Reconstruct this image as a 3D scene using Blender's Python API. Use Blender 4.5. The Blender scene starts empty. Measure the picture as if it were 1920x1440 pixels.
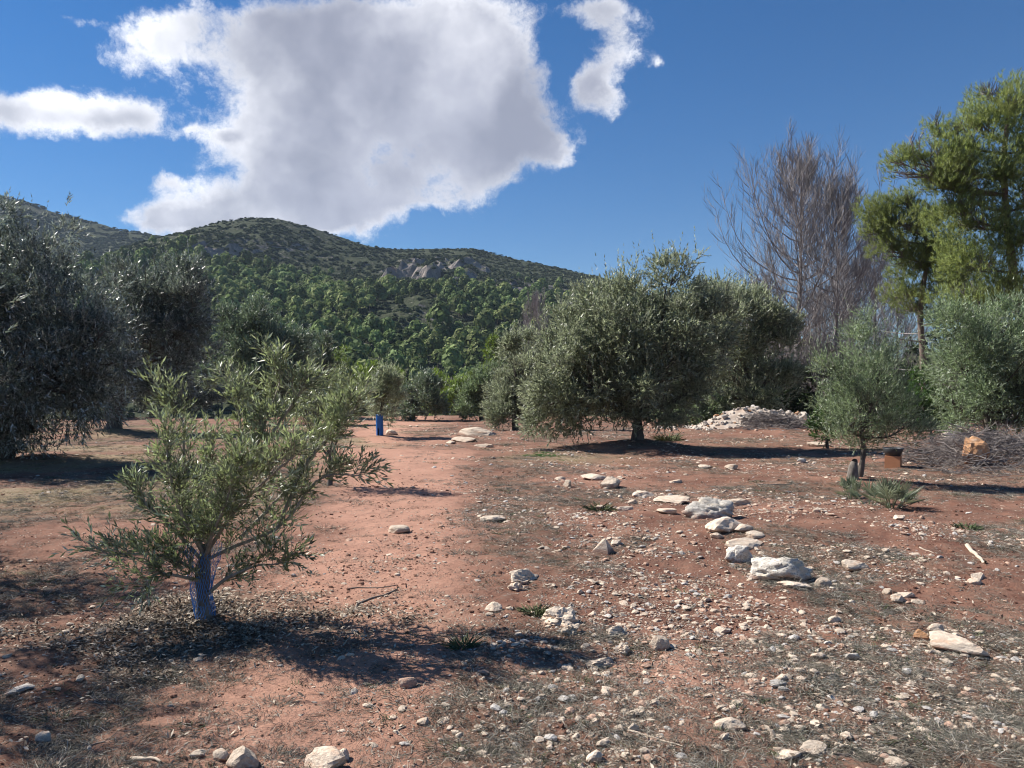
import bpy, math
import numpy as np
from mathutils import Vector

# ------------------------------------------------------------------ camera, sky, sun, exposure
scene = bpy.context.scene
COL = scene.collection
F = 1450.0                      # focal length in pixels of the 1920-wide photograph
CAMZ = 1.6                      # eye height
HOR = 735.0                     # horizon row
cam_d = bpy.data.cameras.new('camera')
cam_d.sensor_width = 36.0
cam_d.lens = 36.0 * F / 1920.0
cam_d.clip_start = 0.05
cam_d.clip_end = 12000
cam = bpy.data.objects.new('camera', cam_d)
cam.location = (0, 0, CAMZ)
cam.rotation_euler = (math.radians(90) + math.atan((HOR - 720) / F), 0, 0)
COL.objects.link(cam)
scene.camera = cam

SUN = np.array([-1.0, 0.42, 1.04]); SUN /= np.linalg.norm(SUN)
SUN_EL = math.asin(SUN[2]); SUN_AZ = math.atan2(SUN[0], SUN[1])
sun_d = bpy.data.lights.new('sun', 'SUN')
sun_d.energy = 5.0
sun_d.angle = math.radians(0.5)
sun_d.color = (1.0, 0.95, 0.875)
sun = bpy.data.objects.new('sun', sun_d)
sun.rotation_euler = Vector((-SUN[0], -SUN[1], -SUN[2])).to_track_quat('-Z', 'Y').to_euler()
sun.location = (-40, 30, 60)
COL.objects.link(sun)

scene.view_settings.view_transform = 'Standard'
scene.view_settings.look = 'None'
scene.view_settings.exposure = 0.95
scene.view_settings.gamma = 1.0
scene.render.engine = 'CYCLES'
scene.cycles.use_denoising = True
scene.cycles.filter_width = 1.1
scene.cycles.max_bounces = 6
scene.cycles.diffuse_bounces = 3
scene.cycles.glossy_bounces = 2
scene.cycles.transmission_bounces = 4
scene.cycles.transparent_max_bounces = 6
scene.cycles.caustics_reflective = False
scene.cycles.caustics_refractive = False


class NT:
    """small helper that writes node trees"""
    def __init__(self, tree):
        self.t = tree; self.n = tree.nodes; self.l = tree.links
    def add(self, typ, **kw):
        nd = self.n.new(typ)
        for k, v in kw.items():
            setattr(nd, k, v)
        return nd
    def put(self, sock, v):
        if isinstance(v, bpy.types.NodeSocket):
            self.l.new(v, sock)
        elif v is not None:
            if isinstance(v, (tuple, list)) and len(v) == 3 and sock.type == 'RGBA':
                v = (*v, 1.0)
            sock.default_value = v
    def math(self, op, a, b=None, c=None, clamp=False):
        nd = self.add('ShaderNodeMath', operation=op, use_clamp=clamp)
        for s, v in zip(nd.inputs, (a, b, c)):
            if v is not None: self.put(s, v)
        return nd.outputs[0]
    def vmath(self, op, a, b=None, scale=None):
        nd = self.add('ShaderNodeVectorMath', operation=op)
        self.put(nd.inputs[0], a)
        if b is not None: self.put(nd.inputs[1], b)
        if scale is not None: self.put(nd.inputs['Scale'], scale)
        return nd.outputs['Value'] if op in ('DOT_PRODUCT', 'LENGTH') else nd.outputs[0]
    def mix(self, f, a, b, mode='MIX'):
        nd = self.add('ShaderNodeMix', data_type='RGBA', blend_type=mode)
        self.put(nd.inputs[0], f); self.put(nd.inputs[6], a); self.put(nd.inputs[7], b)
        return nd.outputs[2]
    def noise(self, vec, scale, detail=4, rough=0.55, dist=0.0):
        nd = self.add('ShaderNodeTexNoise')
        self.put(nd.inputs['Vector'], vec); self.put(nd.inputs['Scale'], scale)
        self.put(nd.inputs['Detail'], detail); self.put(nd.inputs['Roughness'], rough)
        self.put(nd.inputs['Distortion'], dist)
        return nd.outputs['Fac']
    def ramp(self, v, lo, hi):
        nd = self.add('ShaderNodeMapRange', interpolation_type='SMOOTHSTEP')
        self.put(nd.inputs[0], v); nd.inputs[1].default_value = lo; nd.inputs[2].default_value = hi
        return nd.outputs[0]
    def attr(self, name):
        return self.add('ShaderNodeAttribute', attribute_name=name)


# ---- world: clear physical sky with fair-weather cloud
world = bpy.data.worlds.new('World'); scene.world = world; world.use_nodes = True
W = NT(world.node_tree)
for nd in list(W.n): W.n.remove(nd)
sky = W.add('ShaderNodeTexSky', sky_type='NISHITA')
sky.sun_disc = False
sky.sun_elevation = SUN_EL
sky.sun_rotation = SUN_AZ
sky.altitude = 300
sky.air_density = 1.0
sky.dust_density = 0.0
sky.ozone_density = 2.8
hs = W.add('ShaderNodeHueSaturation'); hs.inputs['Saturation'].default_value = 1.36
hs.inputs['Value'].default_value = 1.0
W.l.new(sky.outputs[0], hs.inputs['Color'])
tc = W.add('ShaderNodeTexCoord')
D = W.vmath('NORMALIZE', tc.outputs['Generated'])
sp = W.add('ShaderNodeSeparateXYZ'); W.l.new(D, sp.inputs[0])
yy = W.math('MAXIMUM', sp.outputs[1], 0.15)
U = W.math('DIVIDE', sp.outputs[0], yy)
V = W.math('DIVIDE', sp.outputs[2], yy)
uv = W.add('ShaderNodeCombineXYZ'); W.l.new(U, uv.inputs[0]); W.l.new(V, uv.inputs[1])
wn = W.add('ShaderNodeTexNoise'); W.l.new(D, wn.inputs['Vector'])
wn.inputs['Scale'].default_value = 5.5; wn.inputs['Detail'].default_value = 7; wn.inputs['Roughness'].default_value = 0.66
warp = W.vmath('SCALE', W.vmath('SUBTRACT', wn.outputs['Color'], (0.5, 0.5, 0.5)), scale=0.11)
P = W.vmath('ADD', uv.outputs[0], warp)
# cloud banks: (column, row, half width, half height, weight) of the photograph's frame, as directions
CL = [(300, 50, 100, 60, .95), (430, 90, 140, 75, 1), (610, 60, 190, 105, 1), (800, 70, 180, 120, 1), (915, 130, 80, 115, 1),
      (700, 190, 200, 85, 1), (560, 215, 120, 50, .9), (830, 240, 170, 85, 1), (650, 280, 150, 55, .95), (960, 265, 80, 60, .9),
      (1034, 290, 33, 38, .95), (560, 340, 130, 55, 1), (660, 360, 150, 52, .95), (410, 392, 130, 46, 1), (290, 415, 75, 30, .95), (480, 430, 120, 34, .9),
      (800, 350, 85, 42, .95), (620, 415, 95, 38, .95), (1110, 15, 90, 26, .95), (1160, 70, 40, 55, .85), (1114, 165, 30, 44, .95),
      (1125, 120, 30, 40, .6), (90, 205, 105, 38, .92), (250, 224, 55, 36, .9), (0, 215, 70, 34, .9), (170, 222, 60, 24, .7), (425, 264, 34, 18, .95),
      (300, 345, 44, 20, .8), (352, 256, 28, 14, .8), (125, 32, 60, 17, .75), (1225, 100, 14, 12, .5)]
field = None
for (u, v, ru, rv, w) in CL:
    d = W.vmath('SUBTRACT', P, ((u - 960) / F, (HOR - v) / F, 0))
    d = W.vmath('MULTIPLY', d, (F / ru, F / rv, 0))
    e = W.math('EXPONENT', W.math('MULTIPLY', W.vmath('DOT_PRODUCT', d, d), -0.85))
    e = W.math('MULTIPLY', e, w * 1.16)
    field = e if field is None else W.math('ADD', field, e)
field = W.math('MULTIPLY', W.math('MINIMUM', field, 1.6), W.ramp(sp.outputs[1], 0.15, 0.4))
# the same kind of scattered cloud goes on over the rest of the sky
far = W.math('MULTIPLY', W.ramp(W.noise(D, 2.6, 5, 0.55), 0.56, 0.74), W.ramp(sp.outputs[1], 0.62, 0.30))
far = W.math('MULTIPLY', far, W.ramp(sp.outputs[2], 0.02, 0.2))
field = W.math('ADD', field, far)
DW = W.vmath('ADD', D, W.vmath('SCALE', warp, scale=0.5))
fine = W.noise(DW, 8.0, 10, 0.71)
dens = W.math('ADD', field, W.math('MULTIPLY', W.math('MULTIPLY', W.math('SUBTRACT', fine, 0.5), 4.2), W.ramp(field, 0.02, 0.30)))
mask = W.ramp(dens, 0.52, 1.40)
# billows: a soft height field lit from the sun's side
soft = W.noise(DW, 7.0, 4, 0.5)
soft_s = W.noise(W.vmath('ADD', DW, tuple(SUN * 0.05)), 7.0, 4, 0.5)
lit = W.ramp(W.math('SUBTRACT', soft, soft_s), -0.16, 0.16)
body = W.ramp(W.math('ADD', field, W.math('MULTIPLY', W.math('SUBTRACT', W.noise(DW, 4.0, 5, 0.55), 0.5), 4.8)), 0.55, 2.2)
ccol = W.mix(body, (0.61, 0.615, 0.64), (0.235, 0.245, 0.295))
ccol = W.mix(1.0, ccol, W.mix(lit, (0.78, 0.79, 0.82), (1.2, 1.19, 1.17)), 'MULTIPLY')
bg1 = W.add('ShaderNodeBackground'); W.l.new(W.mix(1.0, hs.outputs[0], (0.84, 0.93, 1.05), 'MULTIPLY'), bg1.inputs[0]); bg1.inputs[1].default_value = 0.050
bg2 = W.add('ShaderNodeBackground'); W.l.new(ccol, bg2.inputs[0]); bg2.inputs[1].default_value = 1.0
ms = W.add('ShaderNodeMixShader')
W.l.new(W.math('MULTIPLY', mask, 0.97), ms.inputs[0]); W.l.new(bg1.outputs[0], ms.inputs[1]); W.l.new(bg2.outputs[0], ms.inputs[2])
wo = W.add('ShaderNodeOutputWorld'); W.l.new(ms.outputs[0], wo.inputs[0])

world.cycles.sampling_method = 'MANUAL'
world.cycles.sample_map_resolution = 256

# ------------------------------------------------------------------ numeric helpers
def rng(s): return np.random.default_rng(s)

def _h(ix, iy, iz, s):
    n = (ix.astype(np.int64) * 374761393 + iy.astype(np.int64) * 668265263 + iz.astype(np.int64) * 2147483647 + s * 974711) & 0xFFFFFFFF
    n = ((n ^ (n >> 13)) * 1274126177) & 0xFFFFFFFF
    n = ((n ^ (n >> 16)) * 2246822519) & 0xFFFFFFFF
    return ((n ^ (n >> 15)) & 0xFFFFFF) / float(0xFFFFFF)

def noise2(x, y, s=0):
    x = np.asarray(x, float); y = np.asarray(y, float)
    ix = np.floor(x); iy = np.floor(y); fx = x - ix; fy = y - iy
    fx = fx * fx * (3 - 2 * fx); fy = fy * fy * (3 - 2 * fy); z = np.zeros_like(ix)
    a = _h(ix, iy, z, s); b = _h(ix + 1, iy, z, s); c = _h(ix, iy + 1, z, s); d = _h(ix + 1, iy + 1, z, s)
    return (a + (b - a) * fx) * (1 - fy) + (c + (d - c) * fx) * fy

def fbm2(x, y, o=4, s=0, g=0.5):
    t = 0; a = 1; n = 0
    for i in range(o):
        t = t + a * noise2(x * 2 ** i + 17.3 * i, y * 2 ** i - 9.1 * i, s + i); n += a; a *= g
    return t / n

def noise3(p, s=0):
    i = np.floor(p); f = p - i; f = f * f * (3 - 2 * f); r = 0
    for dx in (0, 1):
        for dy in (0, 1):
            for dz in (0, 1):
                w = (f[:, 0] if dx else 1 - f[:, 0]) * (f[:, 1] if dy else 1 - f[:, 1]) * (f[:, 2] if dz else 1 - f[:, 2])
                r = r + w * _h(i[:, 0] + dx, i[:, 1] + dy, i[:, 2] + dz, s)
    return r

def sstep(a, b, x):
    t = np.clip((np.asarray(x, float) - a) / (b - a), 0, 1)
    return t * t * (3 - 2 * t)

def unit(v): return v / np.maximum(np.linalg.norm(v, axis=-1, keepdims=True), 1e-9)

def pw(u, v, d):
    """photograph column, row and distance -> point of the place"""
    return np.array([(u - 960) / F * d, d, CAMZ + (HOR - v) / F * d])

# ------------------------------------------------------------------ lie of the land
MOUNDS = [(-2.24, 5.6, .10, .55), (3.55, 22.0, .30, 1.6), (6.07, 13.6, .10, .7), (-10.6, 17.2, .2, 1.6), (-15.4, 30, .25, 1.6),
          (-4.6, 27.2, .12, .7), (9.9, 31.5, .35, 2.6), (10.2, 17.0, .28, 1.8), (0.55, 6.2, .06, .35), (.15, 6.9, .05, .3)]

def path_mask(x, y):
    cy = np.array([0, 3.4, 4.6, 6.5, 8, 10.3, 14, 17.2, 24.4, 32, 60]); cx = np.array([-.6, -.85, -.75, -1.25, -1.45, -1.6, -2.0, -2.5, -4.0, -5.2, -8])
    w = np.interp(y, [0, 4, 7, 12, 20, 40], [1.3, 1.35, 1.15, 1.2, 1.9, 2.6])
    d = (x - np.interp(y, cy, cx)) / w
    m = np.exp(-d ** 2 * 1.1)
    n = fbm2(x * .9, y * .45 + 3, 4, 31)
    lobe = np.exp(-(((x + .05) / .9) ** 2 + ((y - 4.45) / .5) ** 2))
    return np.clip(np.maximum(m, lobe) * 1.35 + (n - .5) * 1.9 - .18, 0, 1)

def ground_z(x, y):
    x = np.asarray(x, float); y = np.asarray(y, float)
    r = np.hypot(x, y)
    z = (fbm2(x * .23, y * .23, 3, 3) - .5) * .22 * sstep(1.5, 9, r)
    z = z + (fbm2(x * 1.3, y * 1.3, 3, 8) - .5) * .09
    z = z + (fbm2(x * 6, y * 6, 4, 21, .6) - .5) * .075 * (1 - .5 * path_mask(x, y))
    for (a, b, h, w) in MOUNDS:
        z = z + h * np.exp(-((x - a) ** 2 + (y - b) ** 2) / (w * w))
    z = z - 7.0 * sstep(50, 120, y + .25 * np.abs(x)) - 1.5 * sstep(60, 200, -y)
    return z

# ridge lines of the hills, as heights across the valley (columns/rows at their own distance)
def ridge(px, dist):
    px = np.array(px, float)
    return (px[:, 0] - 960) / F * dist, 9.0 + CAMZ + (HOR - px[:, 1]) / F * dist
R1X, R1Z = ridge([(-900, 640), (-300, 600), (0, 560), (180, 500), (325, 449), (365, 427), (405, 420), (440, 417), (463, 412), (530, 415), (600, 430),
                  (680, 457), (705, 464), (760, 480), (800, 510), (900, 580), (1000, 650), (1400, 735), (3000, 735)], 640)
R2X, R2Z = ridge([(-900, 640), (300, 560), (600, 500), (680, 470), (705, 463), (760, 466), (830, 464), (893, 464), (915, 470), (985, 488), (1060, 505), (1115, 515),
                  (1165, 541), (1250, 580), (1350, 640), (1500, 700), (1700, 735), (3000, 735)], 690)
R3X, R3Z = ridge([(-2500, 330), (-1200, 280), (-500, 300), (-200, 330), (0, 366), (60, 382), (150, 411), (240, 434), (325, 448), (420, 470), (700, 540), (1000, 640), (1500, 735), (4000, 735)], 1050)

def _prof(t, e):
    return np.where(t < 1, np.clip(t, 0, 1) ** e, np.clip(1 - (t - 1) * 1.1, 0, 1) ** 1.5)

def hill_z(x, y):
    x = np.asarray(x, float); y = np.asarray(y, float)
    wx = x + (fbm2(x / 90, y / 90, 3, 51) - .5) * 40
    wy = y + (fbm2(x / 120, y / 120, 3, 52) - .5) * 40
    edge = sstep(0, 1, (y - 120) / 400)
    wx = x + (wx - x) * (1 - sstep(430, 640, y)); 
    def hill(RX, RZ, y0, y1, e):
        s = x / y1 * 1.0                                   # ridge crosses the valley; sample it straight across
        return np.interp(wx, RX, RZ) * _prof((wy - y0) / (y1 - y0), e)
    h1 = hill(R1X, R1Z, 170, 640, 1.18)
    h2 = hill(R2X, R2Z, 150, 690, 1.12)
    h3 = hill(R3X, R3Z, 300, 1050, 1.1)
    # cliff bands
    def cliff(yc, x0, x1, hgt, seed):
        yc = yc + (fbm2(x / 14, x * 0 + seed, 4, seed, .6) - .5) * 34
        m = sstep(x0, x0 + 18, x) * (1 - sstep(x1 - 18, x1, x)) * sstep(.25, .6, noise2(x / 9, y / 30, seed + 5)) * (.5 + noise2(x / 4, y * 0, seed + 6))
        return hgt * m * (sstep(yc - 2.5, yc + 2.5, y) - sstep(yc - 55, yc + 2, y) * 0 - sstep(yc, yc + 90, y))
    h1 = h1 + cliff(490, -222, -158, 8, 61) + cliff(470, -110, -84, 5, 62)
    h2 = h2 + cliff(500, -92, -18, 9, 63) + cliff(548, -98, -12, 6, 64) + cliff(365, -50, -28, 6, 65) + cliff(335, -50, -26, 4, 66) + cliff(450, -70, 40, 3, 67) + cliff(590, -95, -30, 4, 68)
    z = np.maximum(np.maximum(h1, h2), h3)
    soft = np.log(np.exp(h1 / 6) + np.exp(h2 / 6) + np.exp(h3 / 6)) * 6 - 6 * math.log(3) * np.exp(-z / 20)
    z = z + (soft - z) * .5
    rough = (fbm2(x / 22, y / 22, 4, 71, .55) - .5) * 7 * sstep(190, 330, y) * (1 - .5 * sstep(560, 640, y))
    terr = 0
    tm = sstep(-30, 10, x) * (1 - sstep(90, 160, x)) * sstep(330, 380, y) * (1 - sstep(520, 560, y))
    zz = z + rough
    step = 5.0
    q = zz / step; qf = np.floor(q)
    terr = (qf + sstep(.25, .75, q - qf)) * step
    zz = zz + (terr - zz) * tm * .85
    return -9.0 + zz * 1.0

def land_z(x, y):
    b = sstep(115, 185, y)
    return ground_z(x, y) * (1 - b) + np.maximum(hill_z(x, y), -9.0) * b

def at(u, v):
    """point of the ground seen at a column and row of the photograph"""
    z = 0.0
    for _ in range(6):
        d = F * (CAMZ - z) / max(v - HOR, 8)
        x = (u - 960) / F * d
        z = float(ground_z(x, d))
    return np.array([x, d, z])

# ------------------------------------------------------------------ mesh helpers
def mesh(name, verts, faces, mats=(), attrs=None, smooth=False, midx=None):
    me = bpy.data.meshes.new(name)
    verts = np.ascontiguousarray(verts, np.float32).reshape(-1, 3)
    if not isinstance(faces, (list, tuple)): faces = [faces]
    faces = [np.asarray(f, np.int32) for f in faces if len(f)]
    loops = np.concatenate([f.ravel() for f in faces])
    tot = np.concatenate([np.full(len(f), f.shape[1], np.int32) for f in faces])
    start = np.concatenate([[0], np.cumsum(tot)[:-1]]).astype(np.int32)
    me.vertices.add(len(verts)); me.vertices.foreach_set('co', verts.ravel())
    me.loops.add(len(loops)); me.loops.foreach_set('vertex_index', loops)
    me.polygons.add(len(tot)); me.polygons.foreach_set('loop_start', start)
    try: me.polygons.foreach_set('loop_total', tot)
    except Exception: pass
    if midx is not None: me.polygons.foreach_set('material_index', np.asarray(midx, np.int32))
    me.polygons.foreach_set('use_smooth', np.full(len(tot), bool(smooth)))
    for m in (mats if isinstance(mats, (list, tuple)) else [mats]): me.materials.append(m)
    for k, a in (attrs or {}).items():
        at_ = me.attributes.new(k, 'FLOAT', 'POINT'); at_.data.foreach_set('value', np.ascontiguousarray(a, np.float32))
    me.update(calc_edges=True)
    return me

def obj(name, me, parent=None, loc=None):
    o = bpy.data.objects.new(name, me); COL.objects.link(o)
    if parent is not None: o.parent = parent
    if loc is not None: o.location = [float(c) for c in loc]
    return o

def tag(o, label=None, cat=None, group=None, kind=None):
    if label: o['label'] = label
    if cat: o['category'] = cat
    if group: o['group'] = group
    if kind: o['kind'] = kind
    return o

def thing(name, label, cat, loc, group=None):
    o = obj(name, None, None, loc); o.empty_display_size = .2
    return tag(o, label, cat, group)

def tubes(C, R, s=4):
    """C (n,m,3) curves, R (n,m) radii -> verts, quads"""
    C = np.asarray(C, float); R = np.asarray(R, float); n, m, _ = C.shape
    T = np.gradient(C, axis=1); T = unit(T)
    ref = np.where(np.abs(T[:, :1, 2:3]) > .9, np.array([1., 0, 0]), np.array([0, 0, 1.]))
    A = unit(np.cross(T, np.broadcast_to(ref, T.shape))); B = np.cross(T, A)
    an = np.arange(s) / s * 2 * math.pi
    Vv = C[:, :, None] + R[:, :, None, None] * (A[:, :, None] * np.cos(an)[:, None] + B[:, :, None] * np.sin(an)[:, None])
    i = np.arange(n)[:, None, None] * m * s; j = np.arange(m - 1)[None, :, None] * s; k = np.arange(s)[None, None]
    k2 = (k + 1) % s
    Q = np.stack([i + j + k, i + j + k2, i + j + s + k2, i + j + s + k], -1).reshape(-1, 4)
    return Vv.reshape(-1, 3), Q

def ribbons(C, R_, seed=0):
    """thin twigs as narrow strips: C (n,m,3), R_ (m,)"""
    n, m_, _ = C.shape; T = unit(C[:, -1] - C[:, 0])
    S = unit(np.cross(T, np.random.default_rng(seed).normal(size=T.shape)))[:, None] * np.asarray(R_)[None, :, None]
    Vv = np.stack([C - S, C + S], 2).reshape(-1, 3)
    i_ = np.arange(n)[:, None] * m_ * 2 + np.arange(m_ - 1)[None] * 2
    return Vv, np.stack([i_, i_ + 1, i_ + 3, i_ + 2], -1).reshape(-1, 4)

def join(parts):
    V_, Q_, o = [], [], 0
    for v, q in parts:
        V_.append(v); Q_.append(q + o); o += len(v)
    return np.concatenate(V_), np.concatenate(Q_)

def curve(pts, n):
    """smooth resample of a polyline"""
    pts = np.asarray(pts, float)
    if len(pts) == 2: return pts[0] + (pts[1] - pts[0]) * np.linspace(0, 1, n)[:, None]
    t = np.arange(len(pts)); tt = np.linspace(0, len(pts) - 1, n)
    P_ = np.concatenate([[2 * pts[0] - pts[1]], pts, [2 * pts[-1] - pts[-2]]])
    i = np.minimum(tt.astype(int), len(pts) - 2); f = (tt - i)[:, None]
    a, b, c, d = P_[i], P_[i + 1], P_[i + 2], P_[i + 3]
    return .5 * (2 * b + (c - a) * f + (2 * a - 5 * b + 4 * c - d) * f ** 2 + (3 * b - a - 3 * c + d) * f ** 3)

def grow(C, per, t0, t1, length, a, b, up, curl, m, r, lenpow=1.0, jit=.08):
    """side shoots off curves C (n,k,3): per each, at t in [t0,t1]; returns (n*per,m,3), parent index, t"""
    n, k, _ = C.shape
    idx = np.repeat(np.arange(n), per); N = len(idx)
    t = (np.tile((np.arange(per) + .5) / per, n) + r.uniform(-.5, .5, N) / per) * (t1 - t0) + t0
    q = np.clip(t * (k - 1), 0, k - 1.001); i = q.astype(int); f = (q - i)[:, None]
    P0 = C[idx, i] * (1 - f) + C[idx, i + 1] * f
    T = unit(C[idx, i + 1] - C[idx, i])
    rv = r.normal(size=(N, 3)); S = unit(rv - (rv * T).sum(1)[:, None] * T)
    D_ = unit(T * a + S * b + np.array([0, 0, up]))
    if not np.ndim(length): L = length * (1 - t * .55) ** lenpow * r.uniform(.6, 1.25, N)
    else: L = np.repeat(length, per) * (1 - (t - t0) / (t1 - t0 + 1e-6) * .6) * r.uniform(.6, 1.25, N)
    s = np.linspace(0, 1, m)[None, :, None]
    K = P0[:, None] + D_[:, None] * s * L[:, None, None] + np.array([0, 0, 1.]) * curl * s ** 2 * L[:, None, None]
    K = K + np.cumsum(r.normal(size=(N, m, 3)), 1) * jit * (L / m)[:, None, None] * (s > 0)
    return K, idx, t

def leaves(P_, D_, L, k, ll, lw, r, spread=.9, tri=False, lift=0.0, fold=False):
    """leaves in opposite pairs up shoots; returns verts, faces, per-vertex tint"""
    n = len(P_)
    rv = r.normal(size=(n, 3)); A = unit(np.cross(D_, rv)); B = np.cross(D_, A)
    t = (np.arange(k) + .6) / k
    ph = (np.arange(k) % 2) * math.pi + (np.arange(k) // 2) * (math.pi / 2)
    ph = ph[None] + r.uniform(-.5, .5, (n, k))
    S = A[:, None] * np.cos(ph)[..., None] + B[:, None] * np.sin(ph)[..., None]
    sp_ = spread * r.uniform(.6, 1.3, (n, k)) * (1.1 - .55 * t)
    dd = unit(D_[:, None] + S * sp_[..., None] + np.array([0, 0, 1.]) * lift + r.normal(size=(n, k, 3)) * .18)
    nn = unit(D_[:, None] - (D_[:, None] * dd).sum(-1, keepdims=True) * dd + r.normal(size=(n, k, 3)) * .25)
    nn = unit(nn - (nn * dd).sum(-1, keepdims=True) * dd)
    ww = np.cross(dd, nn)
    base = P_[:, None] + D_[:, None] * (L[:, None] * t)[..., None]
    l = (ll * r.uniform(.65, 1.2, (n, k)))[..., None]; w = (lw * r.uniform(.75, 1.2, (n, k)))[..., None]
    tint = np.clip(r.normal(.5, .17, (n, 1)) + r.normal(0, .24, (n, k)), 0, 1)
    N = n * k
    if tri:
        Vv = np.stack([base - ww * w * .5, base + ww * w * .5, base + dd * l], 2).reshape(-1, 3)
        return Vv, np.arange(N * 3).reshape(-1, 3), np.repeat(tint.ravel(), 3)
    if fold:
        mid = base + dd * l * .5 - nn * l * .03
        Vv = np.stack([base, base + dd * l * .42 + ww * w * .5 + nn * w * .12, base + dd * l, base + dd * l * .42 - ww * w * .5 + nn * w * .12], 2).reshape(-1, 3)
        i = np.arange(N)[:, None] * 4
        Fc = np.concatenate([i + np.array([[0, 1, 2]]), i + np.array([[0, 2, 3]])], 1).reshape(-1, 3)
        return Vv, Fc, np.repeat(tint.ravel(), 4)
    Vv = np.stack([base, base + dd * l * .45 + ww * w * .5, base + dd * l, base + dd * l * .45 - ww * w * .5], 2).reshape(-1, 3)
    return Vv, np.arange(N * 4).reshape(-1, 4), np.repeat(tint.ravel(), 4)

# ------------------------------------------------------------------ materials
def material(name):
    m = bpy.data.materials.new(name); m.use_nodes = True
    t = NT(m.node_tree)
    for nd in list(t.n): t.n.remove(nd)
    out = t.add('ShaderNodeOutputMaterial')
    p = t.add('ShaderNodeBsdfPrincipled')
    t.l.new(p.outputs[0], out.inputs[0])
    return m, t, p, out

def leaf_mat(name, top, under, rough=.42, transl=.25, tcol=None, yellow=None, spec=.5, hue=None):
    m, t, p, out = material(name)
    geo = t.add('ShaderNodeNewGeometry')
    v = t.attr('tint').outputs['Fac']
    c = t.mix(geo.outputs['Backfacing'], top, under)
    k = t.math('ADD', .35, t.math('MULTIPLY', v, 1.35))
    oi = t.add('ShaderNodeObjectInfo')
    k = t.math('MULTIPLY', k, t.math('ADD', .88 if not hue else .55, t.math('MULTIPLY', oi.outputs['Random'], .24 if not hue else .8)))
    if hue: c = t.mix(t.ramp(t.noise(t.vmath('SCALE', oi.outputs['Location'], scale=.02), 1.0, 3), .38, .62), c, hue)
    c = t.vmath('SCALE', c, scale=k)
    if yellow:
        pos = t.add('ShaderNodeTexCoord').outputs['Object']
        c = t.mix(t.ramp(t.math('ADD', t.noise(pos, 1.1, 3), t.math('MULTIPLY', v, .3)), .64, .92), c, yellow)
    t.put(p.inputs['Base Color'], c)
    p.inputs['Roughness'].default_value = rough
    p.inputs['Specular IOR Level'].default_value = spec
    tr = t.add('ShaderNodeBsdfTranslucent')
    t.put(tr.inputs[0], t.vmath('SCALE', t.mix(.5, tcol or top, yellow or top), scale=t.math('MULTIPLY', k, 2.2)))
    mx = t.add('ShaderNodeMixShader'); mx.inputs[0].default_value = transl
    t.l.new(p.outputs[0], mx.inputs[1]); t.l.new(tr.outputs[0], mx.inputs[2]); t.l.new(mx.outputs[0], out.inputs[0])
    return m

def bark_mat(name, c1, c2, scale=14.0, bump=.35):
    m, t, p, out = material(name)
    pos = t.add('ShaderNodeTexCoord').outputs['Object']
    mp = t.add('ShaderNodeMapping'); t.l.new(pos, mp.inputs[0]); mp.inputs['Scale'].default_value = (1, 1, .3)
    f = t.noise(mp.outputs[0], scale, 6, .65)
    t.put(p.inputs['Base Color'], t.mix(t.ramp(f, .3, .7), c1, c2))
    p.inputs['Roughness'].default_value = .9
    b = t.add('ShaderNodeBump'); b.inputs['Strength'].default_value = bump; b.inputs['Distance'].default_value = .03
    t.l.new(f, b.inputs['Height']); t.l.new(b.outputs[0], p.inputs['Normal'])
    return m

def rock_mat(name, c1, c2, c3, scale=9.0, bump=.5, pits=False, stain=.8):
    m, t, p, out = material(name)
    pos = t.add('ShaderNodeTexCoord').outputs['Object']
    oi = t.add('ShaderNodeObjectInfo')
    off = t.vmath('ADD', pos, t.vmath('SCALE', (7.1, 3.3, 5.7), scale=t.math('MULTIPLY', oi.outputs['Random'], 11)))
    f = t.noise(off, scale, 7, .62); g = t.noise(off, scale * .35, 4, .5)
    c = t.mix(t.ramp(f, .36, .66), c1, c2)
    c = t.mix(t.ramp(g, .52, .72), c, c3)
    c = t.vmath('SCALE', c, scale=t.math('ADD', .78, t.math('MULTIPLY', oi.outputs['Random'], .4)))
    sz = t.add('ShaderNodeSeparateXYZ'); t.l.new(pos, sz.inputs[0])
    soil = t.ramp(t.math('ADD', sz.outputs[2], t.math('MULTIPLY', t.math('SUBTRACT', g, .5), 1.1)), .02, -.26)
    c = t.mix(t.math('MULTIPLY', soil, stain), c, (.27, .145, .10))                     # red earth clinging to the buried half
    h = f
    if pits:
        vo = t.add('ShaderNodeTexVoronoi'); t.put(vo.inputs['Vector'], off); vo.inputs['Scale'].default_value = scale * 1.6
        pit = t.ramp(vo.outputs['Distance'], .08, .30)
        c = t.mix(t.math('MULTIPLY', t.math('SUBTRACT', 1.0, pit), .6), c, (.20, .16, .12))
        h = t.math('ADD', f, t.math('MULTIPLY', pit, .7))
    t.put(p.inputs['Base Color'], c)
    p.inputs['Roughness'].default_value = .92; p.inputs['Specular IOR Level'].default_value = .25
    b = t.add('ShaderNodeBump'); b.inputs['Strength'].default_value = bump; b.inputs['Distance'].default_value = .02
    t.l.new(h, b.inputs['Height']); t.l.new(b.outputs[0], p.inputs['Normal'])
    return m

def flat_mat(name, col, rough=.6, var=.25, scale=18., spec=.4):
    m, t, p, out = material(name)
    pos = t.add('ShaderNodeTexCoord').outputs['Object']
    f = t.noise(pos, scale, 5, .6)
    t.put(p.inputs['Base Color'], t.vmath('SCALE', tuple(col), scale=t.math('ADD', 1 - var, t.math('MULTIPLY', f, 2 * var))))
    p.inputs['Roughness'].default_value = rough; p.inputs['Specular IOR Level'].default_value = spec
    return m

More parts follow.
